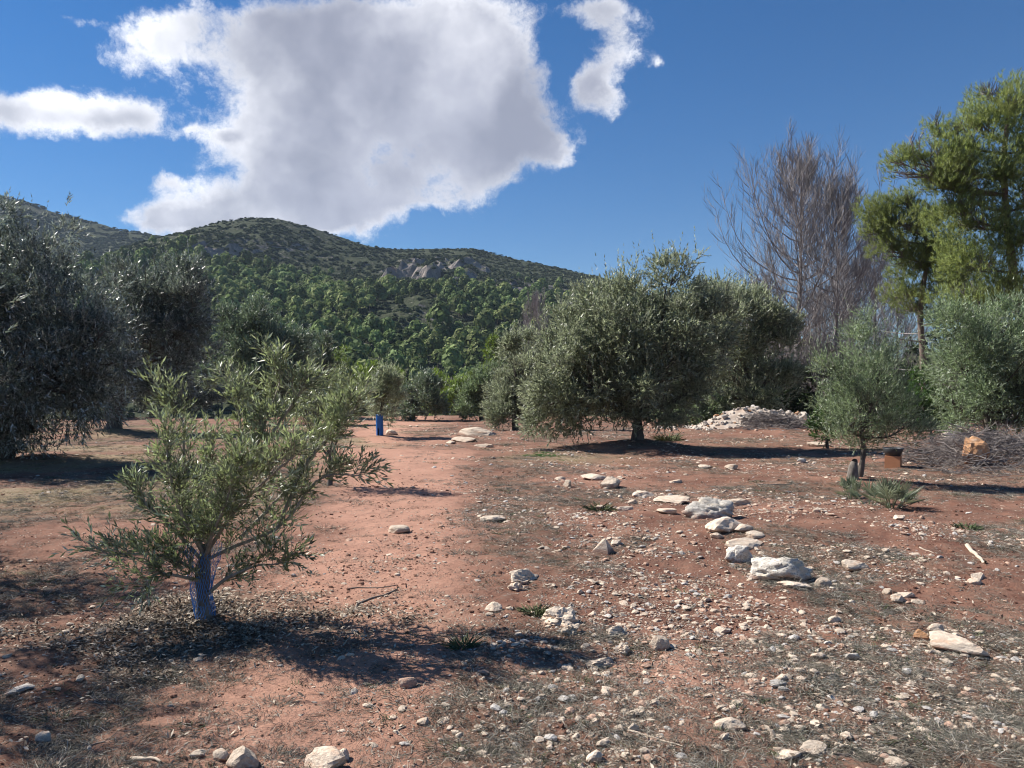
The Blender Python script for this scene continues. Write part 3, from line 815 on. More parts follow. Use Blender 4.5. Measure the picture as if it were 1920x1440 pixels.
# the pyramid stone: four big faces
pv = np.array([[-.5, -.15, -.5], [.12, -.5, -.5], [.5, .2, -.5], [-.1, .5, -.5], [.10, -.02, .5], [.02, .12, .44]])
pf = [np.array([[0, 1, 4], [1, 2, 4], [2, 5, 4], [2, 3, 5], [3, 0, 5], [0, 4, 5]]), np.array([[3, 2, 1, 0]])]
kinds['pyramid'] = [mesh('rock', pv, pf, M['rock'])]
g = rng(12)
cnt = {}
for (u, v, w, h, kd, nm, lab) in ROCKS:
    pos = at(u, min(v, 1436)); s = pos[1] / F
    if v > 1436: pos = at(u, v)
    q = cnt[kd] = cnt.get(kd, -1) + 1
    ms_ = kinds[kd]
    flat = kd == 'slab'
    rz = 0.15 if kd == 'pyramid' else g.uniform(-.5, .5) + (math.pi if g.uniform() < .4 else 0)
    put_rock(ms_[q % len(ms_)], pos + np.array([0, w * s * .3, 0]), w * s * (1.25 if kd in ('pyramid', 'pitted', 'round') else 1.08), h * s * (1.1 if kd in ('pyramid', 'round') else 1.2 if not flat else 1.15), w * s * (.8 if not flat else .75), rz,
             (g.uniform(-.12, .12), g.uniform(-.12, .12)), (.34 if kd in ('pitted', 'round', 'crumb') else .28) if kd != 'pyramid' else .12, lab, None, nm, 'rock')

# loose stones: the 220 largest singly, the rest as one mass
small = [rock_mesh(400 + k, 2, 8, .04, ['rock', 'rock', 'rock', 'rock_red', 'rock_grey'][k % 5]) for k in range(12)]
def stone_density(x, y):
    e = sstep(-1.2, 1.2, x + .15 * (y - 4)) * .85 + .15
    return e * (1 - .6 * path_mask(x, y)) * (.12 + 1.7 * sstep(.46, .64, fbm2(x * .9, y * .7, 4, 44)))
N = 180000
dd = 3.2 * np.exp(g.uniform(0, 1, N) * math.log(40 / 3.2)); uu = g.uniform(-.72, .72, N)
sx, sy = uu * dd, dd
keep = g.uniform(0, 1, N) < stone_density(sx, sy) * .5
sx, sy = sx[keep], sy[keep]
size = .0105 * g.uniform(.012, 1, len(sx)) ** -.52
size = np.minimum(size, .075) * np.interp(sy, [3, 12, 40], [.75, 1.35, 2.4])
app = size / sy
big = np.argsort(-app)[:220]
for k in big:
    z = float(ground_z(sx[k], sy[k])); w = size[k] * 1.05
    put_rock(small[int(g.integers(12))], (sx[k], sy[k], z), w, w * g.uniform(.28, .55), w * g.uniform(.6, 1), g.uniform(0, 6.28), (g.uniform(-.2, .2), g.uniform(-.2, .2)), .38,
             'small pale stone lying loose among others on the red soil', 'loose stones on the soil')
rest = np.setdiff1d(np.arange(len(sx)), big)
w = size[rest]
scatter('gravel', 'small loose stones strewn over the red soil', small, np.stack([sx[rest], sy[rest], ground_z(sx[rest], sy[rest]) + w * .03], 1),
        np.stack([g.uniform(-.3, .3, len(rest)), g.uniform(-.3, .3, len(rest)), g.uniform(0, 6.28, len(rest))], 1),
        np.stack([w, w * g.uniform(.6, 1, len(rest)), w * g.uniform(.25, .6, len(rest))], 1), g.integers(0, 12, len(rest)), 'gravel')

# clods of the same red earth
clod_me = [rock_mesh(450 + k, 2, 14, .12, 'earth') for k in range(5)]
N = 30000
dd = 3.1 * np.exp(g.uniform(0, 1, N) * math.log(16 / 3.1)); uu = g.uniform(-.72, .72, N); sx, sy = uu * dd, dd
keep = g.uniform(0, 1, N) < .10 + .6 * sstep(.5, .66, fbm2(sx * 1.1, sy * .9, 3, 47))
sx, sy = sx[keep], sy[keep]; n = len(sx); w = .011 * g.uniform(.03, 1, n) ** -.45 * np.interp(sy, [3, 16], [.8, 1.8])
scatter('earth_clods', 'small crumbled clods of red earth on the soil', clod_me, np.stack([sx, sy, ground_z(sx, sy)], 1),
        np.stack([g.uniform(-.4, .4, n), g.uniform(-.4, .4, n), g.uniform(0, 6.28, n)], 1), np.stack([w, w * .8, w * .6], 1), g.integers(0, 5, n), 'clods')

# ------------------------------------------------------------------ ground cover
def weed_clump(seed, n, rad, h, mat, curve_=.5, wid=.0022, lean=.7):
    g = rng(seed)
    a = g.uniform(0, 6.28, n); rr = rad * np.sqrt(g.uniform(0, 1, n))
    P_ = np.stack([np.cos(a) * rr, np.sin(a) * rr, np.full(n, -.006)], 1)
    D_ = unit(np.stack([np.cos(a) * lean, np.sin(a) * lean, np.full(n, .8)], 1) + g.normal(size=(n, 3)) * .5); D_[:, 2] = np.abs(D_[:, 2])
    L = h * g.uniform(.35, 1.2, n)
    s = np.linspace(0, 1, 3)[None, :, None]
    C = P_[:, None] + D_[:, None] * s * L[:, None, None] + np.stack([np.cos(a), np.sin(a), -np.ones(n) * .6], 1)[:, None] * (s ** 2) * (L * curve_)[:, None, None]
    C[:, :, 2] = np.maximum(C[:, :, 2], -.006)
    C = C + g.normal(size=C.shape) * .006
    side = unit(np.cross(D_, g.normal(size=(n, 3)))) * wid
    wv = np.array([1, .8, .15])[None, :, None]
    Vv = np.stack([C - side[:, None] * wv, C + side[:, None] * wv], 2).reshape(-1, 3)
    i = np.arange(n)[:, None] * 6; q = np.concatenate([i + np.array([[0, 1, 3, 2]]), i + np.array([[2, 3, 5, 4]])], 1).reshape(-1, 4)
    return mesh('weed', Vv, q, mat, dict(tint=np.repeat(np.clip(g.normal(.5, .25, n), 0, 1), 6)))

g = rng(21)
weeds = [weed_clump(500 + k, 70, .09, .07, M['weed_dry'], .7, .0014) for k in range(4)] + \
        [weed_clump(510 + k, 90, .11, .065, M['weed_grey'], .8, .0014) for k in range(4)] + \
        [weed_clump(520 + k, 40, .07, .06, M['weed_green'], .4) for k in range(2)]
N = 90000
dd = 3.0 * np.exp(g.uniform(0, 1, N) * math.log(42 / 3.0)); uu = g.uniform(-.74, .74, N)
wx, wy = uu * dd, dd
den = weed_mask(wx, wy) * .55 + .05
keep = g.uniform(0, 1, N) < den * .36
wx, wy = wx[keep], wy[keep]; n = len(wx)
s = g.uniform(.5, 1.25, n) * np.interp(wy, [3, 10, 40], [.8, 1.15, 2.6])
ii = g.choice(10, n, p=[.13] * 4 + [.105] * 4 + [.03] * 2)
scatter('dry_weeds', 'dry grey brown weeds matted over the stony soil', weeds, np.stack([wx, wy, ground_z(wx, wy)], 1),
        np.stack([wx * 0, wx * 0, g.uniform(0, 6.28, n)], 1), np.stack([s, s, s * np.interp(wy, [3, 10, 40], [1, .8, .4])], 1), ii, 'weeds')
# yellowing short grass on the left
N = 9000
dd = 6.0 * np.exp(g.uniform(0, 1, N) * math.log(40 / 6.0)); uu = g.uniform(-.74, .3, N)
wx, wy = uu * dd, dd
keep = g.uniform(0, 1, N) < grass_mask(wx, wy) * .7
wx, wy = wx[keep], wy[keep]; n = len(wx)
M['grass'] = blade_mat('short_grass', (.24, .19, .09), (.14, .14, .06), (.34, .28, .16))
gr = [weed_clump(530 + k, 50, .12, .05, M['grass'], .5, .002) for k in range(3)]
s = g.uniform(.6, 1.2, n) * np.interp(wy, [3, 10, 40], [.8, 1.1, 2.2])
scatter('short_grass', 'short yellowing grass under the olives on the left', gr, np.stack([wx, wy, ground_z(wx, wy)], 1),
        np.stack([wx * 0, wx * 0, g.uniform(0, 6.28, n)], 1), np.stack([s, s, s * .7], 1), g.integers(0, 3, n), 'grass')
# a bright green weed patch
c0 = at(1013, 851)
M['fresh'] = blade_mat('fresh_grass', (.045, .15, .03), (.07, .17, .04))
n = 60; gx_ = c0[0] + g.normal(0, .22, n); gy_ = c0[1] + g.normal(0, .5, n)
scatter('fresh_grass', 'small bright green grass patch left of the central olive', [weed_clump(540, 50, .1, .06, M['fresh'], .4, .003)],
        np.stack([gx_, gy_, ground_z(gx_, gy_)], 1), np.stack([gx_ * 0, gx_ * 0, g.uniform(0, 6.28, n)], 1), np.repeat(g.uniform(.5, 1.1, (n, 1)), 3, 1), np.zeros(n), 'grass')
# fallen olive leaves round the young tree
def litter_bits(seed, n, rad):
    g = rng(seed); P_ = np.stack([g.normal(0, rad, n), g.normal(0, rad, n), g.uniform(.002, .018, n)], 1)
    D_ = unit(np.stack([g.normal(size=n), g.normal(size=n), g.normal(0, .3, n)], 1))
    S = unit(np.cross(D_, np.array([0, 0, 1.]) + g.normal(size=(n, 3)) * .5))
    l = g.uniform(.02, .05, (n, 1)); w = g.uniform(.004, .008, (n, 1))
    Vv = np.stack([P_ - D_ * l / 2, P_ + S * w, P_ + D_ * l / 2, P_ - S * w], 1).reshape(-1, 3)
    return mesh('litter', Vv, np.arange(n * 4).reshape(-1, 4), M['litter'], dict(tint=np.repeat(g.uniform(0, 1, n), 4)))
N = 14000
lx = -2.1 + g.normal(0, 1.0, N); ly = 5.2 + g.normal(0, .6, N)
keep = g.uniform(0, 1, N) < litter_mask(lx, ly) * .075 * (.3 + 1.4 * sstep(.42, .6, fbm2(lx * 2.2, ly * 3.4, 3, 49)))
lx, ly = lx[keep], ly[keep]; n = len(lx)
lx2 = g.uniform(-.7, .7, 260); ly2 = 3.1 * np.exp(g.uniform(0, 1, 260) * 1.6); lx2 = lx2 * ly2
lx, ly = np.concatenate([lx, lx2]), np.concatenate([ly, ly2]); n = len(lx)
scatter('leaf_litter', 'fallen dry olive leaves round the young tree', [litter_bits(550 + k, 26, .07) for k in range(4)], np.stack([lx, ly, ground_z(lx, ly)], 1),
        np.stack([lx * 0, lx * 0, g.uniform(0, 6.28, n)], 1), np.repeat(g.uniform(.7, 1.2, (n, 1)), 3, 1), g.integers(0, 4, n), 'leaf litter')

# ------------------------------------------------------------------ trees
def gz(x, y): return float(ground_z(x, y))

def tube_mesh(pts, r0, r1, n=10, s=8, mat=None, flare=0.0, knob=0.0, seed=0):
    C = curve(pts, n); t_ = np.linspace(0, 1, n)
    R = r0 + (r1 - r0) * t_
    if flare: R = R * (1 + flare * np.exp(-t_ * 7))
    v, q = tubes(C[None], R[None], s)
    if knob: v = v + (unit(v - np.repeat(C, s, 0)) * ((noise3(v * 7 + seed, seed) - .5) * 2 * knob)[:, None])
    return mesh('wood', v, q, mat, smooth=True)

def lobes_px(px, d, r, squash=.95):
    out_ = []
    for q in px:
        u, v, ru, rv = q[:4]; dy = q[4] if len(q) > 4 else r.uniform(-.35, .35) * ru / F * d
        c_ = pw(u, v, d) + np.array([0, dy, 0])
        out_.append((c_, np.array([ru, ru * squash, rv]) / F * d * (1.10 if min(ru, rv) > 22 else 1.05)))
    return out_

def sample_lobes(lob, n, r, bias=.42, low=-1.0):
    vol = np.array([np.prod(q[1]) ** .8 for q in lob]); pr = vol / vol.sum()
    k = r.choice(len(lob), n, p=pr)
    dr = unit(r.normal(size=(n, 3)))
    rad = r.uniform(0, 1, n) ** bias
    C = np.array([q[0] for q in lob])[k]; R = np.array([q[1] for q in lob])[k]
    return C + dr * rad[:, None] * R, dr, rad, k

def crown_tree(name, label, cat, base, lob, n_shoot, leaf, shoot_len, mat, seed, trunk=None, bark='bark_olive', up=.55, gap=.42,
               group=None, tri=True, k=9, droop=0.0, twig=False, sub=14, spread=.9, lobes_limb=True, bias=.42, rnd=.35, shell=.0, gscale=1.0, crown_name='crown', wild=.12, clump=None):
    """base: foot point; lob: world lobes; leaf: (length, width)"""
    r = rng(seed); base = np.asarray(base, float)
    root = thing(name, label, cat, base, group)
    cen = np.mean([q[0] for q in lob], 0)
    tr = trunk or dict(top=base + (cen - base) * .35, r=.12)
    top = np.asarray(tr['top'], float)
    mid = base + (top - base) * .5 + np.array([r.normal(0, .4), r.normal(0, .4), 0]) * tr['r']
    obj('trunk', tube_mesh(np.array([base - [0, 0, .15], mid, top]) - base, tr['r'], tr['r'] * .7, 12, 10, M[bark], .6, tr['r'] * .18, seed), root)
    limbs = []
    big_ = sorted(lob, key=lambda q: -np.prod(q[1]))[:tr.get('limbs', 7)]
    for (c_, R) in big_:
        st = base + (top - base) * r.uniform(.8, 1)
        e = c_ + R * r.uniform(-.2, .3, 3)
        pts = np.array([st, st + (e - st) * .45 + np.array([0, 0, -.06 * np.linalg.norm(e - st)]) + r.normal(0, .08, 3), e])
        limbs.append(curve(pts, 8))
        obj('limb', tube_mesh(pts - base, tr['r'] * .55, tr['r'] * .12, 9, 6, M[bark], 0, tr['r'] * .08, seed + 3), root)
    L_ = np.array(limbs)
    K, _, _ = grow(L_, sub, .3, 1.0, np.linalg.norm(L_[:, -1] - L_[:, 0], axis=1) * .55, .6, .8, .35, .1, 5, r)
    v1, q1 = tubes(K, np.linspace(tr['r'] * .16, tr['r'] * .03, 5)[None].repeat(len(K), 0), 4)
    K2, _, _ = grow(K, 5, .3, 1, .55 * shoot_len * 2.2, .6, .8, .3, .1, 3, r)
    v2, q2 = tubes(K2, np.linspace(tr['r'] * .05, .003, 3)[None].repeat(len(K2), 0), 3)
    Vb, Qb = join([(v1, q1), (v2, q2)])
    tag(obj('twigs', mesh('twigs', Vb - base, Qb, M[bark]), root), kind='stuff')
    # boughs: most shoots gather in clumps, so that light and gaps fall between them
    if clump is None: clump = np.clip(np.mean([np.prod(q[1]) ** (1 / 3) for q in lob]) * .42, .10, .55)
    nc = int(min(420, max(24, 1.6 * sum(np.prod(q[1]) for q in lob) / clump ** 3 * .28)))
    Cc, cdr, crad, _ = sample_lobes(lob, nc, r, .34)
    crs = clump * r.uniform(.55, 1.25, nc); Cc = Cc + cdr * (r.uniform(-.15, .28, nc) * clump)[:, None]
    wgt = crs ** 2; ci_ = r.choice(nc, int(n_shoot * .80), p=wgt / wgt.sum())
    dl = unit(r.normal(size=(len(ci_), 3))); rl = r.uniform(0, 1, len(ci_)) ** .5
    Pa = Cc[ci_] + dl * (rl * crs[ci_])[:, None] * np.array([1, 1, .8]); da = unit(dl * .8 + cdr[ci_] * .7)
    Pb, db, rb, _ = sample_lobes(lob, n_shoot - len(ci_), r, bias)
    P_ = np.concatenate([Pa, Pb]); dr = np.concatenate([da, db]); rad = np.concatenate([crad[ci_] * .6 + rl * .4, rb])
    nz = noise3(P_ * (2.4 * gscale) + seed, seed)
    keep = (nz > gap - .16) & (P_[:, 2] > ground_z(P_[:, 0], P_[:, 1]) + .06)
    P_, dr = P_[keep], dr[keep]; n = len(P_)
    upv = np.array([0, 0, 1.]) * (up - droop * (dr[:, 2:3] < -.1))
    D_ = unit(dr * .7 + upv + r.normal(size=(n, 3)) * rnd)
    L = shoot_len * r.uniform(.6, 1.3, n)
    if wild:
        w_ = (rad[keep] > .8) & (dr[:, 2] > .2) & (r.uniform(0, 1, n) < wild)
        L = np.where(w_, L * r.uniform(1.6, 2.8, n), L); D_ = np.where(w_[:, None], unit(D_ + np.array([0, 0, .9])), D_)
    v, f, tint = leaves(P_, D_, L, k, leaf[0], leaf[1], r, spread, tri)
    cr = obj(crown_name, mesh('crown', v - base, f, M[mat], dict(tint=tint)), root)
    tag(cr, kind='stuff')
    return root

def base_at(u, v=None, d=None):
    if d is None: return at(u, v)
    x = (u - 960) / F * d
    return np.array([x, d, gz(x, d)])

r = rng(31)
# A: the near big olive on the left
bA = base_at(5, d=17.2)
lobA = lobes_px([(25, 515, 90, 66), (-60, 560, 130, 130), (110, 630, 105, 95), (40, 700, 150, 110), (165, 585, 52, 50), (85, 500, 40, 50), (-130, 680, 130, 120), (150, 710, 80, 80),
                 (118, 425, 17, 48), (160, 450, 16, 34), (12, 400, 24, 42), (205, 530, 18, 24), (-70, 440, 50, 45), (70, 455, 18, 34), (140, 500, 22, 34), (195, 650, 55, 66), (180, 755, 50, 40), (60, 800, 70, 55), (-40, 790, 100, 50), (70, 845, 26, 22)], 17.0, r)
crown_tree('olive_tree', 'large dark olive tree at the left edge, its branches hanging to the ground', 'olive tree', bA, lobA, 17000, (.105, .029), .28, 'olive_dark', 1,
           dict(top=bA + [0.1, 0, 1.4], r=.2, limbs=9), group=None, droop=.9, gap=.40)
# B
bB = base_at(213, d=30)
lobB = lobes_px([(300, 570, 85, 75), (350, 590, 48, 65), (250, 640, 105, 75), (330, 670, 78, 70), (190, 690, 80, 55), (330, 505, 40, 34), (385, 545, 16, 38), (265, 560, 60, 50), (300, 500, 14, 26), (355, 490, 12, 30)], 30, r)
crown_tree('olive_tree', 'dark olive tree with visible trunk, second from the left edge', 'olive tree', bB, lobB, 10500, (.14, .040), .36, 'olive_dark', 2, dict(top=bB + [.3, 0, 2.0], r=.24, limbs=7), gap=.40, droop=.5)
# C, D
bC = base_at(485, d=38)
lobC = lobes_px([(465, 640, 62, 55), (520, 665, 45, 55), (440, 690, 48, 55), (505, 715, 62, 45), (430, 610, 28, 28), (480, 590, 22, 20), (555, 720, 26, 40)], 38, r)
crown_tree('olive_tree', 'silvery grey olive tree, third from the left edge', 'olive tree', bC, lobC, 7500, (.15, .042), .36, 'olive_grey', 3, dict(top=bC + [0, 0, 1.5], r=.2), gap=.38)
bD = base_at(598, d=46)
lobD = lobes_px([(590, 685, 32, 42), (620, 715, 26, 48), (575, 735, 38, 36), (605, 650, 16, 18)], 46, r)
crown_tree('olive_tree', 'rounded grey olive tree beyond the silvery one on the left', 'olive tree', bD, lobD, 3500, (.17, .05), .36, 'olive_grey', 4, dict(top=bD + [0, 0, 1.2], r=.16), gap=.38)
# tree just outside the frame on the left; its shade falls across the lower left corner
bS = np.array([-6.9, 6.2, gz(-6.9, 6.2)])
lobS = [(np.array(c_), np.array(q)) for c_, q in (((-6.6, 5.6, 4.1), (1.3, 1.3, .8)), ((-6.3, 7.4, 2.5), (1.1, 1.0, .8)), ((-5.6, 5.0, 3.3), (1.0, .7, .6)), ((-7.8, 6.3, 3.0), (1.4, 1.5, 1.2)), ((-6.8, 6.6, 3.2), (1.2, 1.2, .8)))]
crown_tree('olive_tree', 'olive tree just past the left edge shading the lower left corner', 'olive tree', bS, lobS, 3000, (.085, .022), .26, 'olive_dark', 5, dict(top=bS + [0, 0, 1.3], r=.16), gap=.56, gscale=.8)
# small olives of the middle distance
bE = base_at(618, d=13)
lobE = lobes_px([(610, 740, 44, 46), (645, 760, 28, 42), (585, 775, 40, 40), (650, 715, 12, 22), (600, 705, 14, 20)], 13, r)
crown_tree('olive_sapling', 'small sparse olive half hidden behind the young olive in front', 'olive tree', bE, lobE, 900, (.055, .013), .2, 'olive_young', 6, dict(top=bE + [0, 0, .6], r=.04, limbs=4), gap=.42, tri=False)
bF = base_at(712, d=27.2)
lobF = lobes_px([(728, 728, 27, 28), (722, 758, 34, 27), (737, 704, 17, 16), (708, 735, 18, 22)], 27.2, r)
crown_tree('olive_sapling', 'young olive growing out of the upright blue tree guard', 'olive tree', bF, lobF, 1700, (.10, .026), .26, 'olive', 7, dict(top=bF + [.05, 0, 1.0], r=.05, limbs=4), gap=.36)
bG = base_at(773, d=44)
lobG = lobes_px([(795, 742, 36, 34), (770, 750, 24, 30), (812, 758, 24, 28), (790, 716, 18, 16)], 44, r)
crown_tree('olive_sapling', 'grey green young olive with the smaller blue wrap at its foot', 'olive tree', bG, lobG, 2300, (.15, .042), .3, 'olive_grey', 8, dict(top=bG + [.2, 0, .9], r=.07, limbs=4), gap=.36)
bH = base_at(903, d=43)
lobH = lobes_px([(908, 722, 27, 34), (892, 752, 30, 30), (918, 750, 22, 34), (875, 735, 16, 20)], 43, r)
crown_tree('olive_tree', 'dark green olive left of the tan olive in the middle distance', 'olive tree', bH, lobH, 2600, (.15, .042), .3, 'olive_green', 9, dict(top=bH + [0, 0, .9], r=.12, limbs=5), gap=.36)
bI = base_at(968, d=33)
lobI = lobes_px([(972, 690, 40, 55), (958, 735, 40, 42), (992, 735, 44, 45), (965, 650, 24, 24), (1000, 690, 36, 50), (955, 765, 42, 24), (995, 770, 40, 22)], 33, r)
crown_tree('olive_tree', 'pale tan green olive just left of the big central olive', 'olive tree', bI, lobI, 5500, (.13, .036), .34, 'olive', 10, dict(top=bI + [0, 0, 1.0], r=.15), gap=.38)
# J: central olive
bJ = base_at(1195, d=22.0)
lobJ = lobes_px([(1175, 610, 105, 72), (1085, 645, 80, 75), (1058, 720, 78, 72), (1180, 710, 125, 75), (1285, 640, 85, 75), (1290, 715, 75, 65), (1035, 765, 46, 48), (1198, 545, 36, 45), (1268, 530, 44, 50),
                 (1297, 492, 11, 36), (1256, 485, 11, 30), (1188, 510, 22, 30), (1125, 570, 32, 36), (1127, 540, 12, 26), (1225, 500, 12, 26), (1160, 530, 14, 24), (1340, 590, 30, 40), (1095, 772, 46, 30), (1240, 690, 60, 50), (1150, 772, 52, 26), (1245, 768, 46, 26)], 22, r)
crown_tree('olive_tree', 'big spreading olive tree in the centre with its shadow to the right', 'olive tree', bJ, lobJ, 15500, (.118, .036), .32, 'olive', 11,
           dict(top=bJ + [.05, 0, 1.15], r=.155, limbs=10), gap=.46, droop=.4, wild=.25)
bK = base_at(1415, d=36)
lobK = lobes_px([(1395, 605, 72, 62), (1350, 565, 45, 42), (1440, 660, 50, 60), (1405, 715, 60, 55), (1340, 640, 50, 60), (1420, 570, 30, 26), (1440, 735, 46, 40), (1370, 745, 50, 40)], 36, r)
crown_tree('olive_tree', 'olive tree right behind the big central olive', 'olive tree', bK, lobK, 8000, (.17, .052), .40, 'olive', 12, dict(top=bK + [0, 0, 1.4], r=.18), gap=.40)
# L: small olive on the right
bL = base_at(1608, d=13.5)
lobL = lobes_px([(1630, 660, 42, 50), (1642, 600, 15, 32), (1612, 620, 14, 30), (1690, 655, 15, 34), (1602, 700, 50, 38), (1662, 705, 44, 48), (1625, 765, 82, 48), (1588, 805, 50, 32), (1685, 795, 42, 34), (1552, 690, 30, 20), (1655, 580, 8, 24), (1625, 830, 34, 18)], 13.5, r)
crown_tree('olive_sapling', 'small olive tree with bare dark stem standing behind the fan palm', 'olive tree', bL, lobL, 3500, (.066, .0145), .24, 'olive_green', 13, dict(top=bL + [.06, 0, .85], r=.05, limbs=7), gap=.45, up=.8, gscale=1.5, wild=.35)
# M: leafy olive at the right edge
bM = base_at(1850, d=21.5)
lobM = lobes_px([(1860, 640, 95, 72), (1800, 695, 62, 80), (1895, 730, 80, 85), (1830, 770, 65, 46), (1970, 650, 110, 100), (1960, 760, 90, 60), (1785, 760, 40, 50)], 21.5, r)
crown_tree('olive_tree', 'broad bright green olive tree at the right edge', 'olive tree', bM, lobM, 11000, (.11, .028), .32, 'olive_green', 14, dict(top=bM + [0, 0, 1.0], r=.18, limbs=8), gap=.38, droop=.5)

for (u, d, px, n_, mt, lab, sd) in (
        (330, 50, [(330, 700, 60, 50), (290, 730, 50, 40), (370, 735, 44, 36)], 4500, 'olive_dark', 'dark olive farther back between the second and third olive', 15),
        (120, 46, [(120, 690, 70, 60), (60, 720, 60, 50), (170, 740, 50, 36)], 4500, 'olive_dark', 'dark olive farther back behind the large left olive', 16),
        (545, 54, [(545, 735, 34, 34), (520, 750, 30, 28), (640, 755, 30, 26)], 3000, 'olive_grey', 'low olive at the far end behind the young bush', 17)):
    b_ = base_at(u, d=d)
    crown_tree('olive_tree', lab, 'olive tree', b_, lobes_px(px, d, r), n_, (.18, .05), .38, mt, sd, dict(top=b_ + [0, 0, 1.0], r=.16), gap=.36)

# evergreen shrubs
def shrub(u, d, px, n, mat, label, seed, leaf=(.07, .035), sl=.16):
    b_ = base_at(u, d=d)
    crown_tree('evergreen_shrub', label, 'shrub', b_, lobes_px(px, d, r), n, leaf, sl, mat, seed, dict(top=b_ + [0, 0, .4], r=.05, limbs=4), gap=.34, sub=6, k=8)
shrub(1552, 22, [(1552, 800, 30, 26), (1565, 780, 24, 24)], 900, 'lentisk', 'low bright green shrub left of the small right olive', 41)
shrub(1745, 25, [(1745, 735, 50, 48), (1770, 765, 34, 36), (1720, 775, 30, 30)], 2200, 'lentisk', 'bright green shrub between the small and the broad olive on the right', 42, (.09, .045))
shrub(1500, 40, [(1500, 730, 44, 50), (1540, 740, 44, 50), (1450, 745, 40, 40)], 2400, 'shrub_dark', 'dark shrub in shade behind the rubble heap', 43, (.15, .07), .25)
shrub(1285, 36, [(1290, 772, 46, 26), (1250, 780, 34, 20), (1330, 770, 34, 26)], 1700, 'olive_green', 'low grey green bush left of the rubble heap', 44, (.12, .05), .22)
shrub(1620, 44, [(1620, 730, 60, 46), (1680, 735, 50, 46), (1580, 700, 40, 50)], 2600, 'shrub_dark', 'dark shrub behind the small right olive', 45, (.16, .08), .26)
shrub(1390, 46, [(1390, 740, 60, 40), (1330, 745, 50, 36)], 2000, 'shrub_dark', 'dark shrub under the olive behind the central one', 46, (.16, .08), .26)
shrub(1800, 42, [(1800, 690, 80, 70), (1890, 690, 80, 80), (1960, 690, 70, 80)], 3600, 'shrub_dark', 'dark thicket behind the broad right olive', 47, (.18, .09), .28)

# pines at the end of the grove
def bg_pine(u, d, px, n, label, seed, mat='pine_bright'):
    b_ = base_at(u, d=d)
    crown_tree('pine_tree', label, 'pine tree', b_, lobes_px(px, d, r), n, (.34, .06), .22, mat, seed, dict(top=b_ + (lobes_px(px[:1], d, r)[0][0] - b_) * .6, r=.14, limbs=5),
               'bark_pine', gap=.36, k=9, spread=1.6, sub=8, up=.5)
bg_pine(640, 84, [(640, 672, 20, 22), (650, 705, 26, 30), (632, 700, 22, 30)], 900, 'yellow green pine beside the grey olive on the left', 61)
bg_pine(688, 70, [(685, 705, 24, 24), (690, 745, 28, 40), (674, 740, 20, 34)], 1200, 'bright green pine left of the guarded young olive', 62)
bg_pine(742, 88, [(738, 705, 24, 16), (745, 730, 34, 26), (728, 725, 24, 30)], 900, 'bright green pine behind the guarded young olive', 63)
bg_pine(815, 84, [(818, 715, 18, 18), (812, 740, 26, 30)], 700, 'narrow green pine right of the grey young olive', 64)
bg_pine(858, 66, [(860, 728, 30, 24), (850, 755, 34, 28), (882, 715, 20, 16)], 1200, 'lime green pine left of the dark green olive', 65)
bg_pine(928, 72, [(928, 655, 16, 18), (924, 690, 20, 34)], 600, 'lime green pine tip between the dark and the tan olive', 66)
bg_pine(668, 60, [(664, 765, 22, 20), (690, 770, 26, 18)], 700, 'dull green bush at the end of the path', 67, 'olive_grey')

